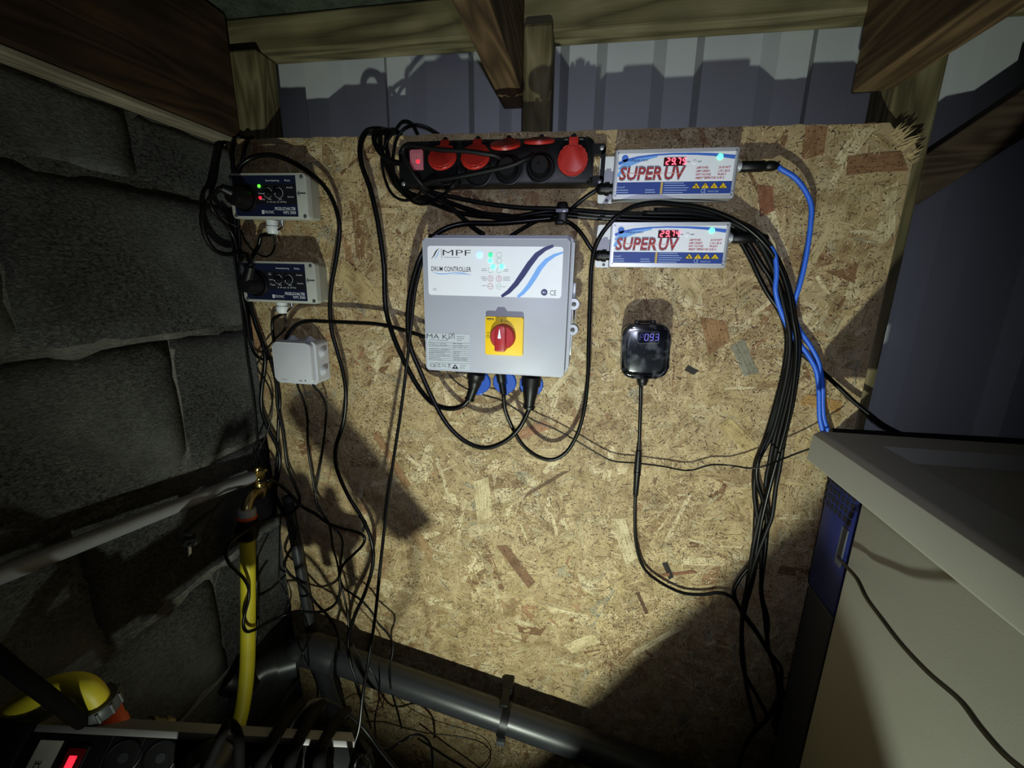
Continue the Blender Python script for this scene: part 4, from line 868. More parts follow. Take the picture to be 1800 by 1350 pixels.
# ---------------------------------------------------------------- black drain pipe
M['pe'] = mat('black_polyethylene', (.17,.175,.185), .36, vary=.15, bump=.08, bscale=300)
pp = thing('drain_pipe', 'thick black plastic drain pipe sloping down across the foot of the board', 'pipe', at(600,1152,.075))
PO = at(600, 1152, .075)
ax0, ax1 = at(568, 1148, .075), at(1330, 1417, .075)
bm = newbm(); tube(bm, [ax0, (ax0+ax1)/2, ax1+(ax1-ax0)*.06], .0335, 24, 4); obj('pipe', bm, M['pe'], pp, smooth=True, origin=PO)
dr = (ax1-ax0).normalized()
bm = newbm(); lathe(bm, ax0-dr*.035, dr, [(0,.0345),(.001,.0405),(.07,.0405),(.072,.0395),(.078,.0395),(.079,.0345)], 26); obj('tee_collar', bm, M['pe'], pp, smooth=True, origin=PO)
e1, e2, e3, e4 = at(505,1163,.10), at(462,1175,.13), at(425,1215,.17), at(350,1310,.22)
bm = newbm(); tube(bm, [ax0-dr*.01, ax0-dr*.05, e1], .0325, 24, 4); obj('neck', bm, M['pe'], pp, smooth=True, origin=PO)
bm = newbm(); d = (e2-e1).normalized(); lathe(bm, e1-d*.022, d, [(0,.033),(.001,.0395),(.040,.0395),(.0405,.0375)], 26); tube(bm, [e1, e2, e3, e4], .0365, 24, 6); obj('elbow', bm, M['pe'], pp, smooth=True, origin=PO)
bm = newbm(); tube(bm, [at(440,1200,.16), at(400,1186,.19)], .034, 22, 2); lathe(bm, at(418,1192,.175), at(400,1186,.19)-at(440,1200,.16), [(0,.034),(.001,.039),(.030,.039),(.036,.036)], 24); obj('end_cap', bm, M['black'], pp, smooth=True, origin=PO)
bm = newbm(); tube(bm, [at(562,1160,.062), at(578,1210,.055), at(598,1290,.05)], .022, 18, 4); obj('down_branch', bm, M['pe'], pp, smooth=True, origin=PO)
# clip on the drain pipe
cp = at(886, 1262, .075); pc = thing('pipe_clip', 'black plastic clip holding the sloping drain pipe to the board', 'pipe clip', cp)
bm = newbm(); lathe(bm, -dr*.010, dr, [(0,.0345),(.0005,.0375),(.0195,.0375),(.020,.0345)], 26, cap=False); obj('strap', bm, M['plastic_black'], pc, smooth=True)
bm = newbm(); box(bm, -.013, .013, .034, .0735, -.018, .046, .003); box(bm, -.010, .010, -.006, .04, .036, .046, .002); obj('base', bm, M['plastic_black'], pc, smooth=True)
bm = newbm(); lathe(bm, Vector((-.002,-.026,-.032)), dr, [(-.010,.006),(.010,.006)], 14); box(bm, -.011, .009, -.040, -.024, -.036, -.022, .002); obj('latch', bm, M['dark_grey'], pc, smooth=True)
# upright conduit in the left corner
u0, u1, u2 = at(506,874,.030), at(526,990,.030), at(550,1126,.034)
cd = thing('conduit', 'upright black conduit at the left edge of the board, open at its top', 'conduit', u0)
bm = newbm(); tube(bm, [u0, u1, u2, u2+(u2-u1)*.2], .0125, 16, 4); obj('tube', bm, M['pe'], cd, smooth=True, origin=u0)
bm = newbm(); d = (u1-u0).normalized(); lathe(bm, u0-d*.002, d, [(0,.0095),(.0,.0132),(.012,.0132)], 16, cap=False); obj('mouth_ring', bm, M['dark_grey'], cd, smooth=True, origin=u0)
# ---------------------------------------------------------------- pale pipe along the block wall
w0, w1 = atx(-60,1034,WX+.030), atx(455,833,WX+.030)
wp = thing('water_pipe', 'pale grey plastic pipe running along the block wall to the brass tap', 'pipe', w1)
bm = newbm(); tube(bm, [w0, (w0+w1)/2, w1], .0130, 18, 3); obj('pipe', bm, mat('pale_grey_pipe', (.50,.50,.52), .5, vary=.06), wp, smooth=True, origin=w1)
bm = newbm(); d = (w0-w1).normalized(); lathe(bm, w1-d*.002, d, [(0,.012),(.001,.0155),(.024,.0155),(.025,.013)], 18); obj('end_collar', bm, M['brass'], wp, smooth=True, origin=w1)
# ---------------------------------------------------------------- brass tap
T0 = atx(458, 862, -.728)
tap = thing('garden_tap', 'brass garden tap in the left corner with a yellow hose on its spout', 'tap', T0)
sp = atx(434, 893, -.722)
bm = newbm(); tube(bm, [atx(482,846,-.735), T0, atx(442,873,-.725), sp, atx(433,905,-.722)], lambda t: .0125 if t < .35 else .0115, 16, 6); lathe(bm, T0+Vector((0,0,-.006)), (0,0,1), [(-.010,.011),(0,.0155),(.012,.0155),(.016,.0125),(.020,.0125),(.0205,.015),(.028,.015),(.029,.0105),(.036,.0095),(.037,.011),(.040,.011),(.041,.0055),(.056,.005)], 16)
obj('body', bm, M['brass'], tap, smooth=True, origin=T0)
h = T0+Vector((0,0,.052)); bm = newbm(); box(bm, -.022, .022, -.006, .006, .048, .0545, .003); lathe(bm, (0,0,.044), (0,0,1), [(0,.007),(.013,.007),(.015,.005)], 12); obj('lever_handle', bm, M['brass'], tap, smooth=True)
# ---------------------------------------------------------------- yellow hoses with couplings
H0 = atx(434, 905, -.722)
hs = thing('yellow_hose', 'yellow garden hose hanging straight down from the brass tap', 'hose', H0)
hp = [atx(435,950,-.722), atx(436,1020,-.722), atx(436,1100,-.722), atx(434,1180,-.722), atx(425,1250,-.722), atx(405,1320,-.722), atx(375,1400,-.72)]
bm = newbm(); tube(bm, hp, .0155, 18, 5); obj('hose', bm, M['hose'], hs, smooth=True, origin=H0)
d = (hp[0]-H0).normalized()
bm = newbm(); lathe(bm, H0-d*.014, d, [(0,.0165),(.003,.0185),(.016,.0185),(.017,.016)], 22); obj('collar', bm, M['grey_warm'], hs, smooth=True, origin=H0)
bm = newbm(); lathe(bm, H0+d*.002, d, [(0,.0195),(.001,.0205),(.006,.0205),(.007,.0195)], 22); obj('orange_ring', bm, M['orange'], hs, smooth=True, origin=H0)
bm = newbm(); lathe(bm, H0+d*.008, d, [(0,.0195),(.002,.0202),(.016,.0198),(.018,.0235),(.024,.0240),(.036,.0228),(.046,.021),(.0465,.016)], 12); obj('coupling', bm, M['plastic_black'], hs, smooth=True, origin=H0)
# near hose arching into an orange coupling
A0 = atd(165, 1220, .56)
ya_ = thing('yellow_hose', 'short yellow hose arching into an orange coupling behind the near socket board', 'hose', A0)
hp = [atd(-90,1330,.51), atd(-30,1288,.52), atd(0,1268,.53), atd(43,1236,.54), atd(84,1213,.545), atd(118,1203,.55), atd(146,1206,.555), atd(163,1220,.56), atd(172,1236,.565)]
bm = newbm(); tube(bm, hp, .0140, 18, 5); obj('hose', bm, M['hose'], ya_, smooth=True, origin=A0)
c0, c1 = atd(168,1229,.565), atd(200,1290,.59); d = (c1-c0).normalized()
bm = newbm(); lathe(bm, c0, d, [(0,.0155),(.001,.0225),(.004,.0240),(.018,.0240),(.021,.0225),(.022,.016)], 20)
for k in range(10):
    _, u, v = frame_of(d); q = 2*math.pi*k/10; r_ = u*math.cos(q)+v*math.sin(q); lathe(bm, c0+d*.003+r_*.0234, d, [(0,.0022),(.016,.0022)], 6)
obj('grey_nut', bm, M['dark_grey'], ya_, smooth=True, origin=A0)
bm = newbm(); lathe(bm, c0+d*.018, d, [(.004,.018),(.005,.0210),(.014,.0195),(.030,.0190),(.036,.0205),(.044,.0205),(.045,.015)], 20); obj('orange_coupling', bm, M['orange'], ya_, smooth=True, origin=A0)
q = [atd(-40,1122,.47), atd(30,1182,.48), atd(90,1228,.50), atd(130,1258,.53), atd(165,1288,.58), atd(195,1330,.61)]
bm = newbm(); tube(bm, q, .0085, 12, 4); tag(obj('black_hose', bm, M['matt_black'], smooth=True, origin=q[2]), 'black hose crossing in front of the near yellow hose', 'hose')
# brass hose tail lying by the orange coupling
q0, q1 = atd(248,1276,.62), atd(312,1268,.68); d = (q1-q0).normalized()
bm = newbm(); lathe(bm, q0, d, [(0,.008),(.012,.008),(.013,.011),(.022,.011),(.023,.008),(.04,.008),(.041,.0095),(.05,.0095),(.051,.007),(.06,.007)], 14); tag(obj('hose_fitting', bm, mat('dull_brass', (.42,.38,.27), .5, metal=.8, vary=.3), smooth=True, origin=q0), 'small dull metal hose fitting lying behind the near socket board', 'fitting')
# ---------------------------------------------------------------- near socket board in the lower left
b0, b1 = atd(62, 1283, .53), atd(622, 1312, .655)
ex = (b1-b0).normalized(); tl = math.radians(38)
up_ = (Vector((0,0,1))-ex*ex.z).normalized(); hz_ = ex.cross(up_)
if hz_.dot(CAM-b0) < 0: hz_ = -hz_
ev = (up_*math.cos(tl) - hz_*math.sin(tl)).normalized(); en = ex.cross(ev)
if en.dot(CAM-b0) < 0: en = -en
BLn = (b1-b0).length
pb = bpy.data.objects.new('socket_board', None); COL.objects.link(pb); pb.empty_display_size = .02
mb = Matrix.Identity(4)
for i in range(3): mb[i][0], mb[i][1], mb[i][2], mb[i][3] = ex[i], -en[i], ev[i], b0[i]
pb.matrix_world = mb
tag(pb, 'black multi-socket board with an aluminium edge rail and a glowing red switch', 'socket strip')
mbi = mb.inverted()
def pbl(px, py, off=0.0):                 # pixel on the board face (local y = -off)
    o_, d_ = mbi@CAM, mbi.to_3x3()@ray(px, py); return o_+d_*((-off-o_.y)/d_.y)
bm = newbm(); box(bm, -.001, BLn, .0, .044, -.060, 0.0, .001); obj('body', bm, M['plastic_black'], pb, smooth=True)
bm = newbm(); box(bm, 0, BLn, -.0035, .044, -.0010, .0068, .0006); obj('aluminium_rail', bm, mat('satin_aluminium_rail', (.46,.45,.455), .55, metal=.2, vary=.08), pb, smooth=True)
bm = newbm(); box(bm, -.055, -.0012, -.006, .046, -.066, .010, .004); obj('end_cap', bm, M['black'], pb, smooth=True)
s0, s1 = pbl(72,1300), pbl(100,1304)
bm = newbm(); box(bm, s0.x, s0.x+.024, -.0008, .001, -.058, s0.z, .0002); stk = obj('type_sticker', bm, mat('grey_sticker', (.62,.61,.58), .6), pb)
bm = newbm(); 
def rot_text(s, cx, cz, h):
    b2 = newbm(); text(b2, s, 0, 0, h, 0, bold=.01)
    for v in b2.verts: v.co = Vector((cx - v.co.z, -.0011, cz + v.co.x))
    m_ = bpy.data.meshes.new('t'); b2.to_mesh(m_); b2.free(); bm.from_mesh(m_); bpy.data.meshes.remove(m_)
rot_text('CE', s0.x+.0125, s0.z-.030, .006)
obj_split('lettering', bm, M['ink'], stk, .004)
p = pbl(130, 1333); bm = newbm(); box(bm, p.x-.012, p.x+.012, -.003, .002, p.z-.016, p.z+.014, .001); sfr = obj('switch_frame', bm, M['black'], pb)
bm = newbm(); box(bm, p.x-.0095, p.x+.0095, -.0055, -.002, p.z-.013, p.z+.011, .002); rk2 = obj('rocker_switch', bm, mat('dark_red_rocker', (.20,.03,.05), .25, emit=(.5,.03,.08), emit_s=.05), pb, smooth=True)
bm = newbm(); box(bm, p.x-.0045, p.x+.0035, -.0064, -.005, p.z-.009, p.z+.004, .0015); obj('glow_lamp', bm, M['led_red'], rk2, smooth=True)
for px_ in (188, 245, 311, 420):
    a = pbl(px_, 1320); bm = newbm(); box(bm, a.x-.0005, a.x+.0005, -.0007, .001, -.058, -.002); obj('module_joint', bm, M['ink'], pb)
for px_ in (216, 282):
    a = pbl(px_, 1332); bm = newbm(); lathe(bm, (a.x, .0, a.z), (0,-1,0), [(0,.0195),(.0012,.0195),(.0016,.0185),(.0004,.0175),(.0004,.001)], 28); so_ = obj('socket_outlet', bm, M['black'], pb, smooth=True)
    bm = newbm(); lathe(bm, (a.x+.0, -.0003, a.z), (0,-1,0), [(0,.0060),(.0006,.0055)], 16); obj('socket_hole', bm, M['ink'], so_)
for n_, (px_, wd) in enumerate(((450,.02),(510,.02),(560,.02))):
    a = pbl(px_, 1328); bm = newbm(); lathe(bm, (a.x, .0, a.z), (0,-1,0), [(0,.0195),(.0012,.0195),(.0016,.0185),(.0004,.0175),(.0004,.001)], 28); obj('socket_outlet', bm, M['black'], pb, smooth=True)
# ================================================================ cables
def P(*t):                                # (px, py, offset) on the board; ('x',px,py,X) on an upright plane; ('d',px,py,depth); Vector as is
    out = []
    for q in t:
        if isinstance(q, Vector): out.append(q)
        elif q[0] == 'x': out.append(atx(q[1], q[2], q[3]))
        elif q[0] == 'd': out.append(atd(q[1], q[2], q[3]))
        elif q[0] == 'w': out.append(Vector(q[1:]))
        else:
            v = at(q[0], q[1], q[2])
            out.append(v if v.x > WX+.014 else atx(q[0], q[1], WX+.016+.12*max(0, q[2])))
    return out
def cable(label, pts, r, m='cable', name='cable', cat='cable', group=None, sub=6):
    pts = P(*pts); bm = newbm(); tube(bm, pts, r, 8, sub)
    o = obj(name, bm, M[m], smooth='all', origin=pts[len(pts)//2]); tag(o, label, cat, group)
    return o, pts
def part(o, name, bm, m): return obj(name, bm, m, o, smooth=True, origin=o.location)
def plug_round(o, p, d, ring_r, neck, m=None, cable_dir=None):
    bm = newbm(); lathe(bm, p, d, [(0,ring_r*.8),(.0,ring_r),(.006,ring_r),(.008,ring_r*.92),(.020,ring_r*.80),(.030,ring_r*.62),(.034,ring_r*.35)], 22); return part(o, 'plug', bm, m or M['plastic_black'])
# --- controller plugs
def ctl_pt(px, py, o): return at(px, py, o)
# left plug with ribbed bend protector
o, pts = cable('thick black cable from the board top to the left controller plug',
  [(686,231,-.03),(664,227,.0),(645,231,.012),(634,254,.022),(635,285,.03),(651,333,.03),(663,384,.03),(671,435,.03),(675,467,.03),(678,540,.03),(690,587,.04),(713,640,.05),(740,687,.06),(763,710,.07),(790,718,.075),(813,713,.078),(826,700,.078)], .0052)
a, b_, c = at(826,700,.078), at(833,680,.08), at(838,655,.08); d = (b_-a).normalized()
bm = newbm(); tube(bm, [a-d*.002, b_], lambda t: .0075+.002*t, 14, 3)
for k in range(6): lathe(bm, a+d*(.001+k*.0042), d, [(0,.0086+.0003*k),(.0020,.0086+.0003*k)], 14)
lathe(bm, a-d*.003, d, [(0,.0098),(.003,.0098)], 14)
lathe(bm, b_-d*.002, (c-b_), [(0,.0105),(.010,.0135),(.016,.0140),(.020,.0175),(.030,.0180)], 18); part(o, 'plug', bm, M['plastic_black'])
o, pts = cable('black cable from the middle controller plug, looping up between both ballasts',
  [(885,693,.085),(888,720,.082),(900,750,.075),(920,783,.062),(947,803,.05),(970,808,.045),(993,797,.045),(1013,767,.045),(1027,720,.045),(1033,667,.045),(1035,600,.045),(1037,533,.045),(1040,467,.05),(1046,436,.055),(1058,411,.062),(1084,381,.066),(1113,363,.062),(1151,356,.058),(1184,358,.052),(1229,364,.046),(1273,378,.040),(1307,396,.036),(1340,424,.034),(1366,460,.034),(1384,505,.034),(1394,560,.034),(1400,600,.032),(1397,660,.03),(1385,735,.028),(1368,800,.026),(1352,860,.024),(1340,910,.022),(1330,965,.02),(1318,1030,.02),(1306,1090,.02)], .0040)
a, b_ = at(885,692,.085), at(882,672,.085); d = (b_-a).normalized()
bm = newbm(); tube(bm, [a, b_], lambda t: .0055+.001*t, 12, 3)
for k in range(5): lathe(bm, a+d*(.001+k*.0042), d, [(0,.0066),(.0020,.0066)], 12)
lathe(bm, b_-d*.001, d, [(0,.0068),(.002,.0085),(.014,.0088),(.016,.0092),(.028,.0092)], 14); part(o, 'plug', bm, M['plastic_black'])
o, pts = cable('black cable hanging in a deep loop from the right controller plug',
  [(974,383,.03),(925,388,.035),(873,392,.040),(815,393,.045),(782,402,.055),(757,420,.06),(739,452,.07),(724,500,.07),(717,550,.07),(721,607,.07),(739,653,.072),(760,700,.075),(787,747,.08),(820,777,.083),(853,787,.085),(887,776,.087),(913,752,.09),(926,728,.09),(931,716,.09)], .0046)
a, b_, c = at(930,716,.09), at(934,690,.09), at(935,655,.09); d = (c-a).normalized()
bm = newbm(); lathe(bm, a-d*.002, d, [(0,.0110),(.005,.0118),(.006,.0100),(.016,.0110),(.034,.0145),(.044,.0150),(.045,.0180),(.062,.0185)], 20); pl_ = part(o, 'plug', bm, M['plastic_black'])
# taut cable from behind the controller to the near socket board
o, pts = cable('taut thin black cable running down to the near socket board',
  [(757,412,.05),(742,460,.075),(730,510,.08),(722,580,.09),(714,650,.11),(704,727,.13),(689,827,.16),(678,910,.19),(668,1000,.23),(660,1080,.25),(648,1160,.28),(638,1220,.31),(630,1285,.335),(616,1322,.35)], .0030)
bm = newbm(); a, b_ = at(618,1316,.34), at(598,1345,.36); tube(bm, [a, b_], .0022, 8, 2); box(bm, b_.x-.006, b_.x+.006, b_.y-.004, b_.y+.004, b_.z-.006, b_.z+.008, .002); part(o, 'cable_tie', bm, mat('clear_white_tie', (.80,.82,.84), .35))
# supply under the controller going right to the cabinet
cable('thin black wire sagging across the board from controller to cabinet', [(778,640,.04),(788,656,.03),(803,672,.026),(822,684,.024),(850,694,.022),(880,703,.022),(907,719,.022),(937,738,.022),(973,753,.020),(1010,773,.020),(1050,797,.020),(1077,810,.020),(1120,814,.018),(1167,820,.018),(1210,827,.02),(1250,817,.02),(1283,818,.022),(1323,823,.044),(1350,817,.050),(1375,807,.046),(1420,790,.05),(1475,775,.07)], .0017)
# pump monitor cable with an inline connector
o, pts = cable('black cable hanging from the pump monitor and curving into the bundle on the right', [TMG,(1126,700,.024),(1125,733,.022),(1123,790,.02),(1121,820,.02),(1118,850,.018),(1116,905,.016),(1119,960,.014),(1133,1000,.014),(1160,1023,.014),(1200,1042,.014),(1233,1045,.014),(1267,1042,.014),(1287,1050,.016),(1303,1072,.018),(1330,1109,.020),(1352,1148,.022),(1366,1194,.022),(1368,1230,.022),(1358,1276,.024)], .0034)
a, b_ = at(1123,791,.02), at(1117,872,.018); d = (b_-a).normalized(); Ln = (b_-a).length
bm = newbm(); lathe(bm, a, d, [(0,.0042),(.001,.0052),(.030,.0068),(.038,.0068),(.0385,.0074),(.046,.0074),(.0465,.0060),(.0475,.0074),(.054,.0074),(.055,.0064),(Ln-.004,.0055),(Ln,.0042)], 14); part(o, 'inline_connector', bm, M['plastic_black'])
# --- socket strip plugs and cables
def strip_plug(o, c, p_in):
    p = Vector((0,0,0))
    wp_ = (st_m@Vector((c.x, -SO-.004, c.z)))
    bm = newbm(); lathe(bm, wp_, (0,-1,0), [(0,.0185),(.010,.0185),(.014,.0175),(.020,.0140)], 24); lathe(bm, wp_+Vector((0,-.012,0)), (p_in-wp_-Vector((0,-.012,0))), [(0,.009),(.016,.008),(.026,.0055)], 14); part(o, 'plug', bm, M['plastic_black'])
st_m = Matrix.Translation(st.location)@Matrix.Rotation(tilt_st, 4, 'Y')
o, pts = cable('dusty black cable from the third socket, crossing the red lids to the lit switch',
  [(888,284,.062),(872,274,.075),(850,270,.080),(824,266,.082),(773,263,.080),(735,257,.075),(718,255,.070),(709,260,.066),(709,272,.064),(716,287,.064),(727,306,.062),(740,322,.055),(757,336,.035),(775,342,.022),(799,347,.018),(850,357,.018),(914,365,.018),(978,367,.020),(1060,373,.014),(1120,376,.014),(1200,375,.014),(1255,377,.016),(1296,390,.022),(1325,412,.026),(1347,448,.026),(1365,490,.026),(1378,540,.026),(1388,590,.024),(1386,640,.02),(1374,700,.016),(1356,765,.014),(1336,803,.012),(1328,830,.012),(1326,870,.012),(1332,915,.014),(1334,950,.012),(1327,1000,.012),(1315,1050,.012)], .0042, 'cable_matt')
strip_plug(o, SOCKC[2], pts[0])
o, pts = cable('dusty black cable from the fourth socket, slanting left below the red lids',
  [(936,276,.064),(922,281,.070),(901,290,.072),(850,302,.070),(799,312,.066),(760,318,.058),(742,326,.045),(748,338,.030),(773,352,.020),(792,364,.018),(812,382,.018),(832,400,.02),(850,412,.03)], .0045, 'cable_matt')
strip_plug(o, SOCKC[3], pts[0])
for k in (2, 3): pass
o, pts = cable('thick black supply lead bending up from the left end of the socket strip', [(712,288,.024),(694,285,.024),(678,277,.026),(664,262,.026),(658,246,.022),(661,234,.010),(672,230,-.006),(686,233,-.03)], .0052)
cable('thin black cord looping round the strip end and stopping below the lit switch', [(735,236,-.025),(724,217,-.012),(709,213,-.002),(697,226,.008),(686,240,.014),(674,262,.018),(671,282,.02),(675,308,.02),(687,338,.022),(702,350,.022),(717,352,.022),(734,343,.028),(747,328,.045),(756,322,.055)], .0028)
o, pts = cable('thin black cord looping to a ribbed end below the first red lid', [(772,236,-.025),(751,224,-.012),(730,219,-.002),(712,225,.008),(699,241,.012),(693,262,.016),(691,292,.018),(698,320,.02),(714,345,.024),(731,357,.026),(750,358,.028),(775,345,.036),(795,328,.055),(806,317,.066)], .0028)
a, b_ = pts[-2], pts[-1]; bm = newbm(); d = (b_-a).normalized(); lathe(bm, a-d*.002, d, [(0,.0042),(.004,.005),(.005,.0042),(.009,.0052),(.010,.0044),(.014,.0056),(.022,.0062)], 12); part(o, 'strain_relief', bm, M['plastic_black'])
cable('black cord dropping over the board top closest to the socket strip', [(705,236,-.03),(692,228,-.012),(683,233,.006),(679,250,.012),(683,275,.014),(690,300,.014),(702,322,.014),(722,340,.014),(760,350,.012),(790,356,.012),(815,366,.012),(842,377,.012),(889,384,.014),(932,376,.016),(972,371,.016),(1060,378,.022),(1150,381,.022),(1230,384,.022),(1285,396,.018),(1312,422,.016),(1338,464,.016),(1356,492,.016),(1368,531,.016),(1378,565,.016),(1388,597,.014),(1381,650,.012),(1368,705,.010),(1350,765,.010),(1333,808,.018),(1330,840,.018),(1341,880,.016),(1348,916,.014),(1345,968,.014),(1338,1035,.014),(1344,1080,.014),(1350,1133,.014)], .0042)
cable('black cord dropping over the board top between two others, left of the strip', [(694,233,-.03),(680,228,-.012),(670,233,.008),(668,250,.012),(673,275,.01),(683,300,.01),(696,326,.012),(716,345,.009),(755,356,.008),(800,372,.008),(850,381,.008),(905,380,.009),(975,378,.012),(1060,384,.012),(1150,388,.012),(1240,392,.012),(1290,412,.012),(1317,451,.012),(1333,485,.012),(1349,515,.012),(1371,549,.012),(1383,590,.012),(1378,650,.010),(1362,715,.008),(1344,775,.008),(1328,815,.009),(1325,853,.009),(1328,883,.010),(1326,947,.010),(1322,987,.012),(1300,1017,.012),(1290,1040,.014),(1302,1072,.012),(1330,1112,.014),(1350,1144,.014),(1372,1172,.014),(1374,1206,.016),(1384,1245,.016)], .0042)
# --- ballast leads
o, pts = cable('black lead from the upper ballast gland down to the cable tie above the controller', [gU,(1046,336,.026),(1036,342,.024),(1021,353,.02),(1008,364,.02),(995,374,.024),(978,380,.024),(945,388,.02),(915,404,.03),(890,420,.04)], .0037)
o, pts = cable('black lead from the lower ballast gland up to the cable tie above the controller', [gL,(1044,444,.028),(1036,432,.030),(1026,416,.030),(1013,400,.028),(1000,391,.026),(985,385,.027),(960,387,.024),(920,385,.025),(889,378,.022),(858,376,.022),(815,364,.020),(785,353,.022),(765,342,.026)], .0037)
tie = thing('cable_tie', 'black cable tie wrapped round the bundle above the controller', 'cable tie', at(989,376,.018))
c_ = at(989,376,.0)
bm = newbm(); box(bm, -.0095, .0095, -.018, .013, -.018, .019, .004); obj('band', bm, M['black'], tie, smooth=True)
bm = newbm(); box(bm, -.011, .011, -.021, -.0175, .000, .006, .001); obj('clear_buckle', bm, mat('clear_buckle', (.62,.63,.68), .15), tie, smooth=True)
bm = newbm(); box(bm, -.012, .004, -.019, -.010, -.020, -.012, .002); obj('tail', bm, M['black'], tie, smooth=True)
def blue_lead(label, c, R, pts):
    o, pp_ = cable(label, [c+R@Vector((.058,0,0))]+pts, .0040, 'blue_cable')
    bm = newbm(); lathe(bm, c+R@Vector((.0015,0,0)), R@Vector((1,0,0)), [(0,.0080),(.001,.0088),(.034,.0088),(.036,.0075),(.040,.0075),(.041,.0082),(.050,.0080),(.056,.0060),(.058,.0045)], 16); part(o, 'connector', bm, M['plastic_black']); return o
blue_lead('blue lead from the upper ballast arching wide to the right and down', cU, rU, [(1373,297,.03),(1396,311,.03),(1416,336,.03),(1426,362,.03),(1425,393,.03),(1421,427,.03),(1413,472,.028),(1404,507,.025),(1396,535,.018),(1398,560,.014),(1405,579,.014),(1422,604,.018),(1437,632,.02),(1445,667,.022),(1446,712,.022),(1448,735,.022),(1455,757,.022),(1466,800,.026),(1472,860,.03),(1471,930,.03),(1464,985,.03),(1450,1045,.03),(1436,1100,.03),(1428,1180,.03)])
blue_lead('blue lead from the lower ballast dropping inside the black bundle', cL, rL, [(1345,423,.03),(1354,434,.032),(1362,449,.034),(1365,480,.035),(1363,509,.033),(1368,533,.028),(1380,565,.022),(1396,594,.018),(1410,610,.02),(1424,630,.024),(1434,650,.026),(1439,680,.026),(1440,715,.026),(1441,735,.026),(1446,757,.026),(1458,800,.03),(1466,860,.036),(1467,920,.036),(1468,975,.036),(1476,1020,.036),(1484,1080,.036),(1478,1150,.034)])
cable('black cable leaving the bundle to the lower right and passing behind the cabinet lid', [(1372,535,.008),(1386,575,.008),(1408,619,.010),(1432,640,.012),(1447,655,.014),(1477,683,.018),(1500,705,.022),(1527,727,.028),(1553,747,.034),(1590,765,.04),(1640,780,.05)], .0040)
# bundle that falls down the right of the board
BG = 'black cables in the hanging bundle'
BLS = ['black bundle cable forming the outer right side of the thick hanging bundle', 'black bundle cable running through the middle of the thick hanging bundle', 'black bundle cable lying against the board on the inner side of the bundle']
for k_, (r_, pts) in enumerate(((.0042, [(1150,369,.02),(1215,370,.02),(1262,378,.024),(1300,391,.03),(1331,408,.032),(1350,428,.032),(1365,452,.03),(1380,484,.028),(1391,522,.026),(1399,568,.026),(1405,602,.024),(1402,650,.022),(1393,710,.02),(1380,765,.02),(1371,819,.02),(1363,861,.02),(1357,907,.02),(1348,932,.022),(1328,984,.022),(1317,1022,.022),(1308,1057,.024),(1304,1112,.024),(1307,1158,.024),(1314,1213,.024),(1328,1270,.026)]),
               (.0040, [(1130,374,.03),(1210,376,.03),(1268,386,.03),(1310,404,.026),(1334,430,.022),(1355,467,.02),(1370,500,.018),(1381,530,.018),(1392,565,.018),(1399,600,.018),(1394,655,.016),(1383,710,.014),(1368,770,.014),(1357,829,.014),(1347,867,.014),(1337,901,.016),(1326,950,.018),(1318,1000,.016),(1309,1060,.014),(1303,1120,.014),(1308,1180,.014),(1333,1227,.016),(1350,1260,.018)]),
               (.0040, [(1140,382,.006),(1220,386,.008),(1275,394,.010),(1315,427,.010),(1339,464,.010),(1357,497,.008),(1372,540,.008),(1384,580,.008),(1391,604,.008),(1390,650,.007),(1376,712,.006),(1361,770,.006),(1352,815,.006),(1346,850,.007),(1350,900,.007),(1339,960,.007),(1338,1000,.008),(1340,1049,.008),(1350,1090,.008),(1349,1133,.010),(1362,1170,.010),(1372,1230,.012),(1362,1290,.014)]))):
    cable(BLS[k_], pts, r_, 'cable_matt', group=BG)
cable('black cable at the foot of the bundle kinking left to the bottom edge', [(1369,1225,.03),(1350,1262,.03),(1328,1283,.03),(1308,1314,.03),(1299,1347,.03),(1292,1390,.03)], .0040)
cable('thin black cable drooping behind the crate and across the beige cabinet side', [(1476,872,.05),(1462,888,.04),(1450,905,.035),(1444,928,.035),(1451,949,.05),(1467,970,.09),('x',1485,993,.405),('x',1507,1018,.398),('x',1523,1050,.392),('x',1550,1087,.385),('x',1583,1130,.378),('x',1633,1183,.368),('x',1690,1233,.360),('x',1723,1277,.352),('x',1767,1327,.345),('x',1810,1362,.340)], .0026)
# --- left corner
cable('thick black cable arching over the upper level switch and winding down', [(411,330,.05),(415,308,.045),(423,291,.040),(438,279,.034),(458,273,.030),(484,273,.030),(515,285,.030),(548,306,.032),(575,334,.034),(591,368,.034),(597,402,.034),(592,450,.034),(583,500,.034),(580,540,.034),(583,580,.036),(593,618,.036),(603,655,.036),(608,690,.036),(604,741,.034),(590,789,.034),(592,823,.036),(614,875,.04),(633,905,.045),(648,935,.05),(656,968,.055),(654,1000,.06),(640,1046,.065),(626,1076,.07),(616,1106,.075),(612,1135,.08),(616,1165,.085),(626,1200,.09),(640,1240,.10)], .0044)
cable('black cable bent outward over the board corner along the block wall', [(436,243,-.03),(424,241,-.008),(407,243,.0),(391,252,.01),(384,278,.016),(379,313,.018),(371,340,.02),(371,362,.02),(382,380,.02),(400,398,.016),(412,420,.012),(420,470,.010),(424,510,.010),(433,553,.010),(438,593,.012),(447,620,.014),(460,631,.018),(482,629,.022)], .0034)
cable('leftmost thick black cable dropping straight down over the board corner', [(422,243,-.025),(413,245,.0),(409,258,.010),(408,275,.012),(411,310,.010),(413,390,.008),(417,447,.008),(426,500,.012),(440,537,.016),(453,580,.018),(464,613,.022),(466,640,.022),(461,678,.02),(459,700,.02),(461,724,.02),(471,752,.022),(487,784,.024),(492,811,.026),(487,845,.028),(484,869,.03),(497,896,.03),(515,925,.02)], .0045)
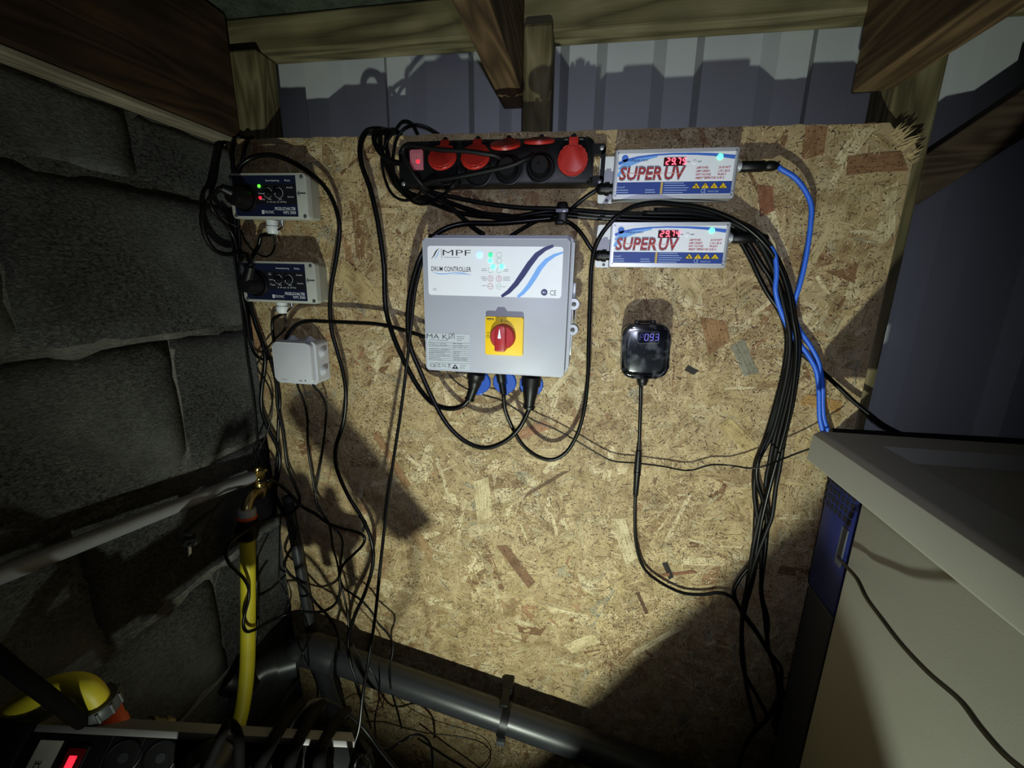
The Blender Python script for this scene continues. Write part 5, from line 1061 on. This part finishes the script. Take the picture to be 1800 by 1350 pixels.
slim_o, slim_p = cable('slim black cable hooked over the board top behind the upper level switch', [(446,240,-.025),(437,244,.0),(430,262,.008),(425,285,.010),(420,310,.008),(419,390,.006),(425,460,.006),(436,520,.008),(450,575,.010),(466,610,.012),(478,642,.014),(485,672,.016),(488,715,.018),(497,757,.018),(501,789,.02),(506,821,.02),(519,853,.024),(527,877,.028),(521,893,.034),(508,904,.042),(487,907,.055),('x',460,917,-.695),('x',440,929,-.692),('x',421,941,-.692),('x',405,954,-.694),('x',397,972,-.696),('x',401,987,-.696),('x',416,1004,-.698),('x',428,1016,-.698),('x',437,1034,-.698),('x',437,1052,-.698),('x',430,1080,-.698),('x',428,1100,-.698),('x',434,1110,-.698),('x',447,1107,-.698),('x',470,1094,-.70),(500,1081,.10),(520,1075,.09),(560,1076,.075),(580,1069,.07),(593,1056,.065),(598,1036,.06),(597,1010,.055),(604,992,.05),(620,976,.046),(638,957,.044),(641,945,.044),(632,937,.042),(600,928,.038),(578,920,.034),(556,904,.03),(530,889,.03),(514,873,.034),(500,858,.045),(484,848,.06),(470,844,.08),('x',448,848,WX+.03),('x',420,860,WX+.045),('x',396,876,WX+.055),('x',380,892,WX+.06),('x',366,906,WX+.065)], .0034)
# the slim cable's loose end: an angled plug lying against the block wall
o = slim_o; a, b_ = slim_p[-2], slim_p[-1]; d = (b_-a).normalized()
bm = newbm(); lathe(bm, b_-d*.004, d, [(0,.0055),(.004,.0085),(.022,.0100),(.030,.0125),(.062,.0155),(.069,.0140),(.071,.008)], 14)
tip = b_+d*.050; sd_ = Vector((.62,-.62,-.48)).normalized()
lathe(bm, tip-sd_*.004, sd_, [(0,.0140),(.020,.0150),(.026,.0140)], 6); part(o, 'angled_plug', bm, M['plastic_black'])
bm = newbm(); w_ = d.cross(sd_).normalized()
def blade(c, l):
    u, v, w2 = sd_*l, d*.0042, w_*.0022
    hexa(bm, [c-v-w2, c+v-w2, c+v+w2, c-v+w2, c+u-v-w2, c+u+v-w2, c+u+v+w2, c+u-v+w2], .0004)
blade(tip+sd_*.021+d*.006, .020); part(o, 'plug_pin', bm, M['steel'])
bm = newbm(); blade(tip+sd_*.021-d*.013, .012); part(o, 'plug_pin', bm, M['zinc'])
# round plugs standing in the level switch outlets
def outlet_plug(label, base, pts, side):
    o, p_ = cable(label, pts, .0046, 'cable_matt')
    bm = newbm(); lathe(bm, base, (0,-1,0), [(0,.0205),(.010,.0205),(.012,.0190),(.026,.0180),(.034,.0150),(.036,.006)], 24); part(o, 'plug', bm, M['plastic_black'])
    bm = newbm(); c = base+Vector((0,-.024,.004)); d = (side-c); tube(bm, [c, c+d*.5, side], lambda t: .0125-.005*t, 14, 3); part(o, 'plug_neck', bm, M['plastic_black']); return o
s = at(389,330,.105); outlet_plug('black cable looping over the block wall from the upper level switch plug', pA, [s,(379,338,.10),(366,353,.08),(356,372,.07),(356,397,.06),(363,420,.05),(376,438,.035),(392,446,.02),(410,446,.012),(424,440,.006)], s)
s = at(441,468,.095); outlet_plug('black cable from the lower level switch plug, turning up behind it', pB, [s,(438,452,.085),(430,446,.06),(424,455,.03),(423,480,.012),(428,520,.006)], s)
# leads under the level switches
cable('short black cable curving from the upper level switch gland behind the lower switch', [gA,(460,414,.022),(455,430,.02),(447,445,.015),(440,458,.008),(436,475,.006)], .0040)
cable('thin black sensor wire looping below the upper level switch', [nA,(483,410,.024),(483,432,.02),(477,446,.018),(467,451,.016),(455,447,.012),(442,437,.012),(430,421,.012),(421,402,.010),(405,392,.012),(388,376,.014)], .0018)
cable('black cable from the lower level switch gland, passing behind the junction box', [gB,(480,562,.022),(481,598,.014),(485,640,.008),(489,680,.010),(492,705,.012),(489,750,.014),(488,800,.018),(484,858,.02),(487,880,.02),(497,900,.03),(512,917,.04),(520,936,.046),(514,960,.05),(504,979,.05),(500,995,.05),(508,1008,.05),(523,1021,.05),(540,1041,.055),(556,1061,.06),(574,1080,.07),(588,1098,.085),(596,1118,.10),(595,1142,.115),(589,1170,.12),(590,1194,.12),(597,1218,.12),(606,1240,.12)], .0034)
cable('thin black sensor wire from the lower level switch weaving down to the tap', [nB,(501,553,.024),(502,570,.022),(498,582,.022),(484,595,.026),(468,615,.028),(457,630,.03),(452,642,.03),(457,656,.028),(467,669,.026),(475,686,.026),(479,712,.028),(475,741,.03),(468,764,.034),(457,787,.04),(447,806,.045),(444,822,.045)], .0018)
cable('paired thin black wire hanging straight down along the block wall to the tap', [(413,380,.006),(404,392,.006),(408,430,.006),(417,490,.006),(424,540,.006),(430,590,.006),(436,640,.006),(444,693,.008),(450,745,.014),(453,790,.03),(456,822,.045)], .0019)
cable('black cable coming out of the top of the junction box and passing behind the controller', [(501,604,.03),(504,592,.034),(512,580,.038),(524,569,.04),(541,564,.04),(576,565,.04),(624,567,.04),(667,570,.038),(710,580,.036),(747,592,.034),(775,600,.03)], .0041)
cable('thin black cable from the left underside of the junction box crossing its neighbour', [(522,672,.034),(524,680,.034),(534,704,.03),(540,731,.028),(541,784,.026),(548,832,.026),(553,864,.028),(556,882,.03),(565,898,.032),(580,921,.034),(594,934,.034),(602,950,.036),(601,975,.04),(597,1000,.045),(596,1020,.05),(603,1042,.055),(610,1073,.06),(613,1106,.07),(612,1132,.085),(616,1165,.10),(628,1200,.11),(640,1240,.115),(652,1280,.12)], .0024)
cable('thin black cable from the right underside of the junction box crossing its neighbour', [(549,674,.034),(553,680,.034),(565,693,.03),(573,713,.028),(572,747,.026),(565,805,.026),(559,843,.03),(554,868,.034),(559,891,.038),(573,910,.04),(581,930,.042),(585,960,.042),(593,990,.04),(598,1018,.04),(605,1034,.045),(618,1043,.05),(637,1057,.055),(652,1074,.06),(665,1096,.065),(681,1113,.07),(690,1130,.08),(690,1150,.09),(685,1170,.10),(685,1195,.105),(691,1224,.105),(699,1251,.10),(706,1280,.10)], .0024)
cable('thin black wire dropping between the pipe fittings to the foot of the board', [(494,900,.03),(492,940,.03),(491,985,.03),(492,1020,.035),(504,1044,.04),(511,1066,.04),(508,1082,.04),(500,1102,.04),(503,1114,.04),(518,1128,.05),(530,1142,.14),(538,1160,.14),(550,1185,.06),(557,1205,.04),(558,1235,.04),(560,1255,.04),(572,1270,.04)], .0017)
cable('thin black wire behind the vertical yellow hose on the block wall', [('x',470,985,WX+.05),('x',460,1000,WX+.045),('x',452,1020,WX+.045),('x',452,1050,WX+.045),('x',454,1080,WX+.045),('x',450,1120,WX+.045),('x',447,1165,WX+.05)], .0028)
# tangle around the right end of the near socket board
T = lambda *a: [at(x, y, o) for x, y, o in a]
cable('thick glossy black cable arching over the right end of the near socket board', T((505,1290,.36),(520,1260,.34),(540,1238,.31),(562,1231,.28),(585,1238,.25),(605,1250,.23),(632,1272,.22),(652,1296,.22),(668,1318,.22),(690,1345,.22),(720,1380,.22)), .0048)
cable('black cable waving along the foot of the board into a small loop at the bottom', T((640,1278,.20),(655,1300,.17),(668,1315,.15),(684,1317,.13),(702,1306,.11),(720,1295,.10),(735,1291,.09),(748,1297,.085),(757,1310,.085),(760,1330,.09),(760,1355,.10)), .0030)
cable('black cable slanting down to the right across the foot of the board', T((735,1298,.05),(757,1312,.045),(786,1331,.04),(816,1349,.035),(850,1372,.03)), .0028)
cable('thin wire making a wide hook at the foot of the board', T((644,1268,.14),(662,1268,.12),(680,1270,.10),(712,1279,.07),(749,1288,.05),(786,1292,.035),(824,1298,.025),(848,1306,.02),(861,1320,.018),(861,1337,.018),(850,1352,.018),(830,1368,.018)), .0014)
cable('thin wire hanging below the middle of the drain pipe fittings', T((618,1130,.12),(632,1152,.125),(652,1178,.13),(664,1200,.13),(666,1230,.12),(659,1262,.12),(661,1296,.13),(670,1330,.14)), .0018)
cable('short thin wire hook below the drain pipe', T((674,1210,.03),(675,1228,.03),(672,1240,.03),(663,1248,.03),(650,1252,.03)), .0012)
cable('loose thin wire curling out of the cable tangle', T((560,1262,.05),(575,1272,.05),(600,1276,.08),(622,1290,.12),(645,1312,.14)), .0016)
# plugs and their cables standing in the near socket board
def board_plug(label, px, py, path, r, rad, hgt):
    a = mb@(pbl(px, py)+Vector((0, -.0012, 0)))
    pts = [a+en*(hgt-.004)]+path
    bm = newbm(); tube(bm, pts, r, 10, 6); o = tag(obj('plug', bm, M['matt_black'], smooth='all', origin=a), label, 'plug')
    bm = newbm(); lathe(bm, a, en, [(0,rad),(hgt*.35,rad),(hgt*.5,rad*.92),(hgt*.8,rad*.75),(hgt*.97,rad*.6),(hgt,rad*.3)], 24); part(o, 'plug_body', bm, M['matt_black'] if rad < .03 else M['black']); return o
board_plug('big round black plug with a cable bent back over the aluminium rail', 365, 1348, [atd(392,1288,.545), atd(402,1272,.565), atd(412,1278,.56), atd(420,1300,.55), atd(421,1330,.545), atd(422,1375,.54)], .0060, .034, .050)
board_plug('black plug left of two others, farthest left of the white cable tie end', 450, 1345, [atd(468,1322,.59), atd(485,1292,.62), atd(503,1264,.67), atd(530,1236,.75)], .0090, .020, .035)
board_plug('black plug in the middle of the three by the cable tie', 505, 1348, [atd(514,1325,.60), atd(528,1296,.63), atd(545,1264,.69), atd(566,1238,.78)], .0090, .020, .035)
board_plug('black plug nearest to the white cable tie, cable rising right', 560, 1350, [atd(562,1328,.61), atd(572,1300,.645), atd(590,1270,.70), atd(610,1250,.80)], .0090, .020, .035)
# heap of black connectors by the right end of the near board
for px, py, o_, q in ((612,1296,.20,.9),(640,1322,.22,-.6),(628,1338,.25,.2)):
    c = at(px, py, o_); d = Vector((math.cos(q)*.7, -.3, math.sin(q))).normalized()
    bm = newbm(); lathe(bm, c-d*.03, d, [(0,.006),(.004,.010),(.028,.0125),(.030,.0145),(.040,.0145),(.042,.0120),(.060,.0100),(.064,.006)], 14)
    tag(obj('cable_connector', bm, M['black'], smooth=True, origin=c), 'black in-line connector in the cable tangle %s' % {.9:'just above the white cable tie', -.6:'right of the white cable tie', .2:'at the bottom edge beside the tie'}[q], 'connector')
# added obstructions, unseen below the frame, shaped to cast the board's two large shadows
obstr_loc = Vector((-.240, -.56, .814))
bm = newbm(); box(bm, -.088, .088, -.02, .02, -.027, .027, .008)
bmesh.ops.rotate(bm, verts=bm.verts[:], cent=(0,0,0), matrix=Matrix.Rotation(math.radians(50), 3, 'Y'))
obstr = tag(obj('slanted_obstruction', bm, M['plastic_black'], smooth=True), 'added black adapter hanging before the near socket board', 'obstruction'); obstr.location = obstr_loc  # added box, out of view, slanted to throw the diagonal shadow band
bm = newbm(); tube(bm, [Vector((-.05,0,.060)), Vector((-.06,.02,.075)), Vector((-.06,.07,.04)), Vector((-.07,.14,-.04))], .004, 8, 5); obj('lead', bm, M['cable'], obstr, smooth=True)  # both leads belong to the added shadow caster
bm = newbm(); tube(bm, [Vector((.050,0,-.065)), Vector((.056,0,-.09)), Vector((.045,.01,-.14)), Vector((.0,.03,-.21))], .0025, 8, 5); obj('lead', bm, M['cable'], obstr, smooth=True)
blk = thing('blocker', 'added black sloping-shouldered canister standing on the floor beside the beige cabinet', 'blocker', (0, -.75, 0))
bm = newbm(); prism(bm, [(-.10,0),(.175,0),(.175,.67),(.155,.705),(.113,.710),(.106,.730),(.096,.730),(.074,.698),(.041,.655),(.004,.598),(-.016,.571),(-.032,.533),(-.10,.42)], -.035, .035, .010); obj('body', bm, M['plastic_black'], blk, smooth=True)  # added body, its outline cut to throw the lower right shadow
bm = newbm(); lathe(bm, (.101,0,.722), (0,0,1), [(0,.008),(.006,.008),(.007,.010),(.014,.010),(.016,.008)], 18); obj('blocker_cap', bm, M['black'], blk, smooth=True)
